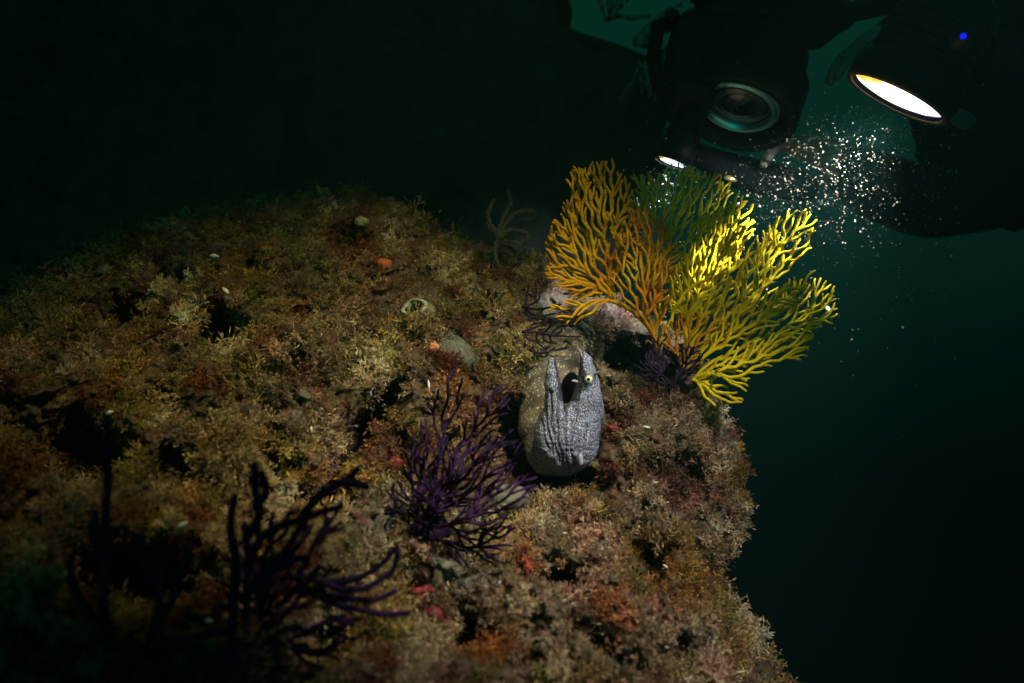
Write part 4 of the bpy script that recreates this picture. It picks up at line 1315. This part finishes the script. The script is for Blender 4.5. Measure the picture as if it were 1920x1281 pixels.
weed("ragged fronds of seaweed streaming right across the top, beside the camera housing", 1190, 82, 1.75, frond_set(1190, 82, 11, 135, -14, 46, 3, 6), 3)
weed("small tattered seaweed at the very top, left of the streaming fronds", 1140, 40, 1.7, frond_set(1140, 40, 9, 90, 0, 80, 5, 5), 5)
weed("dim drooping seaweed just left of the camera housing", 1205, 120, 1.72, frond_set(1205, 120, 7, 80, -95, -30, 8, 6), 8)

# ------------------------------------------------------------------ the diver's camera rig
M_BLACK = simple("black_anodised", (.008, .009, .010), .5, noise=.2, scale=40, bump=.1, spec=.22)
M_RUBBER = simple("black_rubber", (.007, .007, .008), .8, noise=.3, scale=120, bump=.4, spec=.15)
M_NEO = simple("black_neoprene", (.014, .015, .018), .9, noise=.3, scale=150, bump=.4, spec=.15)


def lamp_lens_mat(name, col, s, R):
    m, N, L, b = new_mat(name)
    tc = N.new("ShaderNodeTexCoord"); sp = N.new("ShaderNodeSeparateXYZ"); L.new(tc.outputs["Object"], sp.inputs[0])
    nz = N.new("ShaderNodeTexNoise"); nz.inputs["Scale"].default_value = 30; nz.inputs["Detail"].default_value = 3; L.new(tc.outputs["Object"], nz.inputs["Vector"])
    ad = N.new("ShaderNodeMath"); ad.operation = 'MULTIPLY_ADD'; ad.inputs[1].default_value = R * .9; L.new(nz.outputs[0], ad.inputs[0]); L.new(sp.outputs[0], ad.inputs[2])
    mr = N.new("ShaderNodeMapRange"); mr.inputs[1].default_value = -R * .55; mr.inputs[2].default_value = R * 1.45; L.new(ad.outputs[0], mr.inputs[0])
    cr = N.new("ShaderNodeValToRGB"); e = cr.color_ramp.elements
    e[0].position = 0.0; e[0].color = (.55, .18, .01, 1); e[1].position = 1.0; e[1].color = (.10, .11, .22, 1)
    for p, c in ((.12, (.80, .42, .05)), (.20, (1, .90, .66)), (.28, (1, 1, 1)), (.58, (1, 1, 1)), (.74, (.55, .57, .80)), (.82, (.9, .92, 1.0)), (.90, (.22, .24, .42))):
        k = e.new(p); k.color = (c[0] * col[0], c[1] * col[1], c[2] * col[2], 1)
    L.new(mr.outputs[0], cr.inputs[0])
    b.inputs["Base Color"].default_value = (.5, .5, .55, 1)
    L.new(cr.outputs[0], b.inputs["Emission Color"])
    b.inputs["Emission Strength"].default_value = s
    return m


def video_light(label, c, nrm, R, col, s, length, ring_col):
    root = empty("video_light", c); tag(root, label, "video light", "lit lamps on the camera rig")
    n = nrm
    b = MB(); b.lathe(c, -n, [(.004, R * .3), (.002, R * 1.0), (-.006, R * 1.02), (-.006, R * 1.14), (.012, R * 1.16), (.03, R * 1.10), (.035, R * .98)] +
                      sum([[(.04 + k * .012, R * .98), (.044 + k * .012, R * 1.06), (.048 + k * .012, R * 1.06), (.052 + k * .012, R * .98)] for k in range(int((length - .06) / .012))], []) +
                      [(length, R * .8), (length + .02, R * .45)], 56)
    b.build("lamp_body", M_BLACK, root)
    g = MB(); g.lathe(c, n, [(-.004, R * .99), (.001, R * .97), (.0045, R * .75), (.0065, R * .35)], 56)
    g.build("lamp_lens", lamp_lens_mat("lamp_lens_glow", col, s, R), root)
    r = MB(); r.lathe(c, n, [(.0075, R * 1.14), (.0085, R * 1.13), (.0085, R * 1.03), (.0070, R * 1.0), (.0072, R * 1.14)], 56, False)
    r.build("bezel", simple("bezel_ring", ring_col, .4, noise=.2), root)
    return root


big = video_light("large round video light shining bright white at the upper right", BIG, BIG_N, .066, (1.0, 1.0, 1.0), 2.0, .125, (.16, .09, .03))
small = video_light("small video light peeping out below the camera housing, above the yellow fan", SML, SML_N, .030, (.80, .90, 1.0), 5.0, .08, (.03, .03, .035))
# deflector flap under the big lamp's right edge
fl = MB(); fl.blob(BIG + Vector((.070, -.025, -.043)), (.017, .004, .012), rot=Matrix.Rotation(math.radians(30), 4, 'Y'), seg=20, pw=.6)
fl.build("deflector_flap", simple("flap_milky", (.09, .085, .07), .3), big)


def housing():
    c = P(1382, 204, 1.22)
    ax = Vector((-.38, -.20, -.90)).normalized()
    root = empty("camera_housing", P(1384, 186, 1.30)); tag(root, "black underwater camera housing with a round glass lens port facing down", "camera housing")
    # body: rounded block with shoulders and a back plate
    b = MB()
    rot = Matrix.Rotation(math.radians(-30), 4, 'X') @ Matrix.Rotation(math.radians(8), 4, 'Y')
    cc = c - ax * .12 + Vector((-.062, .03, .0))
    b.blob(cc, (.086, .060, .088), rot=rot, seg=56, pw=.38)
    b.blob(cc + Vector((-.060, -.02, -.03)), (.045, .055, .105), rot=rot, seg=32, pw=.5)
    b.blob(cc + Vector((.01, .02, .085)), (.055, .045, .030), rot=rot, seg=32, pw=.5)
    b.build("housing_body", M_BLACK, root)
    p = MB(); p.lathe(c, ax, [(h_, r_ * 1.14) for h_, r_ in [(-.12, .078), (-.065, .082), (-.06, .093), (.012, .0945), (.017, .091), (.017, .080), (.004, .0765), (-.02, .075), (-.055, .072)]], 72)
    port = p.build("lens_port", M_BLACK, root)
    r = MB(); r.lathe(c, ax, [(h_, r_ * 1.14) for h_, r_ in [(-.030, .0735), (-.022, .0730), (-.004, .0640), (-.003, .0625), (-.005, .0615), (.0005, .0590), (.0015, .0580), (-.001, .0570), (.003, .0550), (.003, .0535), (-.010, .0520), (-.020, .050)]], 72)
    r.build("reflection_ring", simple("teal_reflection", (.35, .95, .85), .38, noise=.15, scale=20, metal=1.0), port)  # teal metal stands in for the water's reflection in the port glass
    for k, (rad, h0, col) in enumerate(((.0575, -.010, (.010, .012, .013)), (.046, -.008, (.05, .055, .045)), (.034, -.006, (.008, .010, .012)))):
        g = MB(); g.lathe(c, ax, [(h0 - .004, rad), (h0, rad), (h0 + .001, rad * .93), (h0 + .004, rad * .5), (h0 + .005, rad * .1)], 56)
        g.build("lens_element", simple("lens_glass", col, .06, noise=.2, spec=.9), port)
    # handle on the right, knobs, buttons
    h = MB(); h.tube([cc + Vector((-.08, .0, -.07)), cc + Vector((-.115, -.01, -.055)), cc + Vector((-.125, -.01, 0)), cc + Vector((-.115, -.01, .06)), cc + Vector((-.08, 0, .075))], .013, 14)
    h.build("handle", M_RUBBER, root)
    for d, rr in ((Vector((-.10, -.05, .055)), .012), (Vector((-.06, -.06, .08)), .009), (Vector((.06, -.06, .05)), .010)):
        k = MB(); k.lathe(cc + d, (0, -.8, .6), [(0, rr), (.012, rr), (.014, rr * .8)], 20); k.build("knob", M_BLACK, root)
    t = MB(); t.tube([P(1300, 285, 1.34), P(1350, 312, 1.36), P(1430, 335, 1.38), P(1510, 352, 1.40)], [.020, .030, .034, .030], 18); t.build("tray", M_RUBBER, root)
    t = MB(); t.blob(c + Vector((-.115, -.01, -.055)), (.003, .002, .0022), seg=12, rough=.3); t.build("latch", simple("latch_metal", (.5, .8, .75), .2, metal=.6), root)
    t = MB(); t.blob(c + Vector((-.012, .0, -.125)), (.012, .004, .005), rot=Matrix.Rotation(math.radians(20), 4, 'Y'), seg=16); t.build("bolt", simple("bolt_brass", (.5, .42, .12), .2, metal=.8), root)
    return c


HC = housing()


def arm_rig():
    root = empty("strobe_arm", P(1480, 40, 1.34)); tag(root, "thick black float arm running from the camera housing to the large lamp", "support arm")
    a = [P(1338, 60, 1.33), P(1400, 44, 1.33), P(1470, 42, 1.33), P(1540, 36, 1.32)]
    m = MB(); m.tube([P(*x) for x in ((1350, 52, 1.33), (1370, 48, 1.33), (1450, 42, 1.33), (1540, 34, 1.32), (1570, 30, 1.32))], [.040, .058, .060, .056, .034], 20); m.build("float", M_RUBBER, root)
    m = MB(); m.tube([P(1575, 28, 1.32), P(1690, 0, 1.16), P(1790, 20, 1.02)], [.018, .020, .022], 14); m.build("arm_segment", M_BLACK, root)
    for p in ((1345, 56, 1.33), (1578, 30, 1.32), (1790, 30, 1.02)):
        m = MB(); m.blob(P(*p), (.026, .026, .026), seg=20, pw=.8); m.build("ball_joint", M_BLACK, root)
    m = MB(); m.tube([P(1345, 58, 1.33), P(1320, 100, 1.35), P(1300, 150, 1.37), P(1300, 200, 1.36)], [.028, .030, .03, .025], 14); m.build("arm_segment", M_BLACK, root)
    m = MB(); m.tube([P(1290, 215, 1.34), P(1275, 250, 1.30), P(1268, 285, 1.26)], [.018, .018, .02], 14); m.build("arm_segment", M_BLACK, root)
    led = MB(); led.blob(P(1806, 68, .765), (.0033, .003, .0033), seg=16); led.build("indicator_lamp", emit_mat("blue_led", (.004, .008, 1.0), 1.6), root)
    led = MB(); led.blob(P(1818, 60, .79), (.017, .022, .018), seg=20, pw=.7); led.build("sync_box", M_BLACK, root)


arm_rig()


# ------------------------------------------------------------------ the diver
def skin_obj(name, nodes, edges, mat, parent, sub=2):
    me = bpy.data.meshes.new(name)
    off = parent.location
    me.from_pydata([Vector(n[0]) - off for n in nodes], edges, [])
    o = bpy.data.objects.new(name, me); COL.objects.link(o)
    sk = o.modifiers.new("skin", 'SKIN'); sk.use_smooth_shade = True
    for i, n in enumerate(nodes):
        o.data.skin_vertices[0].data[i].radius = (n[1], n[1] if len(n) < 3 else n[2])
        o.data.skin_vertices[0].data[i].use_root = (i == 0)
    sb = o.modifiers.new("sub", 'SUBSURF'); sb.levels = sub; sb.render_levels = sub
    dg = bpy.context.evaluated_depsgraph_get()
    m2 = bpy.data.meshes.new_from_object(o.evaluated_get(dg))
    bpy.data.objects.remove(o)
    m2.name = name; m2.materials.clear()
    o = bpy.data.objects.new(name, m2); COL.objects.link(o); o.parent = parent
    for mm in (mat if isinstance(mat, list) else [mat]): m2.materials.append(mm)
    for p in m2.polygons: p.use_smooth = True
    return o


def hand_nodes(wrist, d, up, side, curl, nodes, edges, root_i, s=1.0):
    """palm and five fingers; d = pointing direction, up = back of the hand, side = thumb side"""
    d, up, side = d.normalized(), up.normalized(), side.normalized()
    n0 = len(nodes)
    palm = wrist + d * .045 * s
    nodes.append((palm, .030 * s, .018 * s)); edges.append((root_i, n0))
    k = n0
    for j, (off, ln) in enumerate(((.028, .070), (.010, .080), (-.009, .074), (-.026, .058))):
        kn = wrist + d * .088 * s + side * off * s
        nodes.append((kn, .0115 * s)); edges.append((k, len(nodes) - 1)); p = kn; dd = d.copy(); last = len(nodes) - 1
        for q, fr in enumerate((.42, .32, .26)):
            a = curl * (.5 + .35 * q) * (1 + .06 * j)
            dd = (d * math.cos(a) - up * math.sin(a)); p = p + dd * ln * fr * s
            nodes.append((p, (.0098 - .001 * q) * s)); edges.append((last, len(nodes) - 1)); last = len(nodes) - 1
    p = wrist + d * .035 * s + side * .034 * s
    nodes.append((p, .0125 * s)); edges.append((k, len(nodes) - 1)); last = len(nodes) - 1
    for q in range(2):
        p = p + (d * .6 + side * (.6 - .5 * q) - up * .35 * q).normalized() * .034 * s
        nodes.append((p, (.0112 - .001 * q) * s)); edges.append((last, len(nodes) - 1)); last = len(nodes) - 1


def diver():
    base = P(1960, 330, 1.75)
    root = empty("person", base)
    tag(root, "diver in a black wetsuit, a dark silhouette holding the camera rig at the right edge", "person")
    nodes, edges = [], []
    def add(p, r, par=None, r2=None):
        nodes.append((p, r) if r2 is None else (p, r, r2)); i = len(nodes) - 1
        if par is not None: edges.append((par, i))
        return i
    pelvis = add(P(2500, 380, 2.2), .16)
    waist = add(P(2330, 340, 2.05), .16, pelvis)
    chest = add(P(2130, 290, 1.90), .17, waist)
    upch = add(P(2010, 240, 1.80), .14, chest)
    neck = add(P(1930, 170, 1.72), .065, upch)
    head = add(P(1870, 130, 1.66), .095, neck)
    crown = add(P(1830, 80, 1.64), .075, head)
    # near arm: shoulder, elbow below, wrist at the housing handle
    sh = add(P(1990, 330, 1.62), .085, upch)
    m1 = add(P(1890, 360, 1.52), .085, sh)
    el = add(P(1742, 384, 1.44), .084, m1)
    fa = add(P(1630, 345, 1.40), .068, el)
    wr = add(P(1548, 290, 1.36), .036, fa)
    hand_nodes(P(1548, 284, 1.34), P(1450, 262, 1.31) - P(1548, 284, 1.34), Vector((0, -.3, 1)), Vector((-.1, -1, -.1)), 1.0, nodes, edges, wr, 1.0)
    # far arm: reaches over the top to the large lamp
    s2 = add(P(1960, 60, 1.80), .085, upch)
    e2 = add(P(1830, -40, 1.62), .056, s2)
    f2 = add(P(1740, 10, 1.50), .048, e2)
    w2 = add(P(1650, 75, 1.42), .030, f2)
    hand_nodes(P(1650, 75, 1.42), P(1540, 122, 1.36) - P(1650, 75, 1.42), Vector((0, -.5, 1)), Vector((0, -1, -.3)), .8, nodes, edges, w2, 1.0)
    # legs, trailing away out of frame
    for k in (-1, 1):
        h1 = add(P(2600, 400 + 40 * k, 2.3), .10, pelvis); k1 = add(P(2850, 430 + 60 * k, 2.5), .07, h1); a1 = add(P(3100, 430 + 70 * k, 2.7), .045, k1)
    skinm = simple("bare_hand_skin", (.26, .24, .21), .55, noise=.12, scale=60)
    o = skin_obj("diver_body", nodes, edges, [M_NEO, skinm], root)
    w1, w2p = P(1560, 288, 1.34), P(1640, 78, 1.42)
    for p in o.data.polygons:
        c = p.center + root.location
        if c.x < w1.x + .01 and c.z < P(0, 200, 1.34).z and (c - w1).length < .22: p.material_index = 1
        if c.x < w2p.x and c.z > P(0, 180, 1.4).z and (c - w2p).length < .22: p.material_index = 1
    # buoyancy vest over the torso, mask, regulator, tank
    v = MB(); v.blob(P(1935, 225, 1.78), (.30, .20, .27), seg=40, rough=.15, seed=3); v.build("buoyancy_vest", M_RUBBER, root)
    t = MB(); t.lathe(P(2080, 120, 2.05), (1, .6, .1), [(-.02, .03), (0, .07), (.05, .09), (.5, .09), (.56, .06)], 32); t.build("air_tank", M_BLACK, root)
    hc = P(1866, 128, 1.66)
    mk = MB(); mk.blob(hc + Vector((-.075, -.035, -.01)), (.030, .075, .045), rot=Matrix.Rotation(math.radians(-25), 4, 'Z'), seg=28, pw=.55)
    mk = mk.build("dive_mask", M_RUBBER, root)
    gl = MB(); gl.blob(hc + Vector((-.098, -.045, -.01)), (.010, .060, .032), rot=Matrix.Rotation(math.radians(-25), 4, 'Z'), seg=24, pw=.6); gl.build("mask_glass", simple("mask_glass", (.01, .014, .016), .05), mk)
    rg = MB(); rg.blob(hc + Vector((-.085, -.045, -.075)), (.028, .034, .028), seg=20); rg.tube([hc + Vector((-.08, -.045, -.08)), hc + Vector((-.02, -.11, -.12)), hc + Vector((.10, -.12, -.08)), hc + Vector((.22, .05, .02))], .011, 10)
    rg.build("regulator", M_RUBBER, root)
    # strap on the forearm that catches the daylight
    st = MB(); st.tube([P(1830, 392, 1.43), P(1850, 398, 1.43), P(1872, 398, 1.43)], [.006, .010, .006], 10); st.build("wrist_strap", simple("strap_grey", (.20, .24, .22), .6), root)


diver()


# ------------------------------------------------------------------ marine snow
def snow(name, label, n, center, spread, rr, seed, mat):
    rng = np.random.default_rng(seed); mb = MB()
    g_ = (1 + 5 ** .5) / 2
    base = np.array([(-1, g_, 0), (1, g_, 0), (-1, -g_, 0), (1, -g_, 0), (0, -1, g_), (0, 1, g_), (0, -1, -g_), (0, 1, -g_), (g_, 0, -1), (g_, 0, 1), (-g_, 0, -1), (-g_, 0, 1)]) / 1.9
    tri = np.array([(0, 11, 5), (0, 5, 1), (0, 1, 7), (0, 7, 10), (0, 10, 11), (1, 5, 9), (5, 11, 4), (11, 10, 2), (10, 7, 6), (7, 1, 8), (3, 9, 4), (3, 4, 2), (3, 2, 6), (3, 6, 8), (3, 8, 9), (4, 9, 5), (2, 4, 11), (6, 2, 10), (8, 6, 7), (9, 8, 1)])
    V, T = [], []
    for k in range(n):
        u, v, Y = center(rng)
        r = rr[0] * math.exp(abs(rng.normal()) * rr[1]) * Y / F
        s = base * (1 + rng.normal(size=(12, 1)) * .13) * r * np.array([1, 1, 1 + rng.random() * .5])
        a = rng.random() * 3; R = np.array([[math.cos(a), 0, math.sin(a)], [0, 1, 0], [-math.sin(a), 0, math.cos(a)]])
        V.append(s @ R + np.array(P(u, v, Y))); T.append(tri + 12 * k)
    o = make_mesh(name, np.concatenate(V), np.concatenate(T), None, mat)
    tag(o, label, "particles", kind="stuff")


M_SNOW = simple("drifting_silt", (.60, .52, .34), .5, noise=.2, scale=300)


def c_beam(rng):
    t = rng.random() ** .8
    u = 1715 - 310 * t + rng.normal() * (66 + 60 * t); v = 215 + 185 * t + rng.normal() * 60
    return u, v, rng.uniform(1.0, 1.2)


def c_wide(rng): return rng.uniform(1150, 1800), rng.normal() * 130 + 420, rng.uniform(.85, 1.3)
def c_all(rng): return rng.uniform(750, 1900), rng.uniform(100, 1281), rng.uniform(.45, 1.3)


snow("marine_snow", "cloud of white silt specks glittering under the large lamp", 2200, c_beam, None, (.24, .72), 5, M_SNOW)
snow("fine_silt", "finer silt specks drifting around the lamps and fans", 420, c_wide, None, (.45, .6), 6, M_SNOW)


def c_small(rng):
    t = rng.random(); return 1262 - 20 * t + rng.normal() * (18 + 18 * t), 300 + 90 * t, rng.uniform(1.12, 1.28)


snow("lamp_silt", "tiny specks in the beam of the small lamp", 220, c_small, None, (.45, .4), 8, M_SNOW)

# ------------------------------------------------------------------ haze: the turbid water itself
def haze():
    m = bpy.data.materials.new("turbid_water"); m.use_nodes = True
    N, L = m.node_tree.nodes, m.node_tree.links
    N.remove(N["Principled BSDF"])
    pv = N.new("ShaderNodeVolumePrincipled")
    pv.inputs["Color"].default_value = (.22, .72, .60, 1)
    pv.inputs["Density"].default_value = .018
    pv.inputs["Anisotropy"].default_value = .0
    L.new(pv.outputs[0], N["Material Output"].inputs["Volume"])
    mb = MB(); lo = Vector((-3.2, -.8, -2.6)); hi = Vector((4.2, 4.4, 2.6))
    v = [(x, y, z) for x in (lo.x, hi.x) for y in (lo.y, hi.y) for z in (lo.z, hi.z)]
    q = [(0, 1, 3, 2), (4, 6, 7, 5), (0, 4, 5, 1), (2, 3, 7, 6), (0, 2, 6, 4), (1, 5, 7, 3)]
    o = make_mesh("haze", v, None, q, m, None, False)
    tag(o, "faint milky turbidity filling the water", "haze", kind="stuff")


haze()
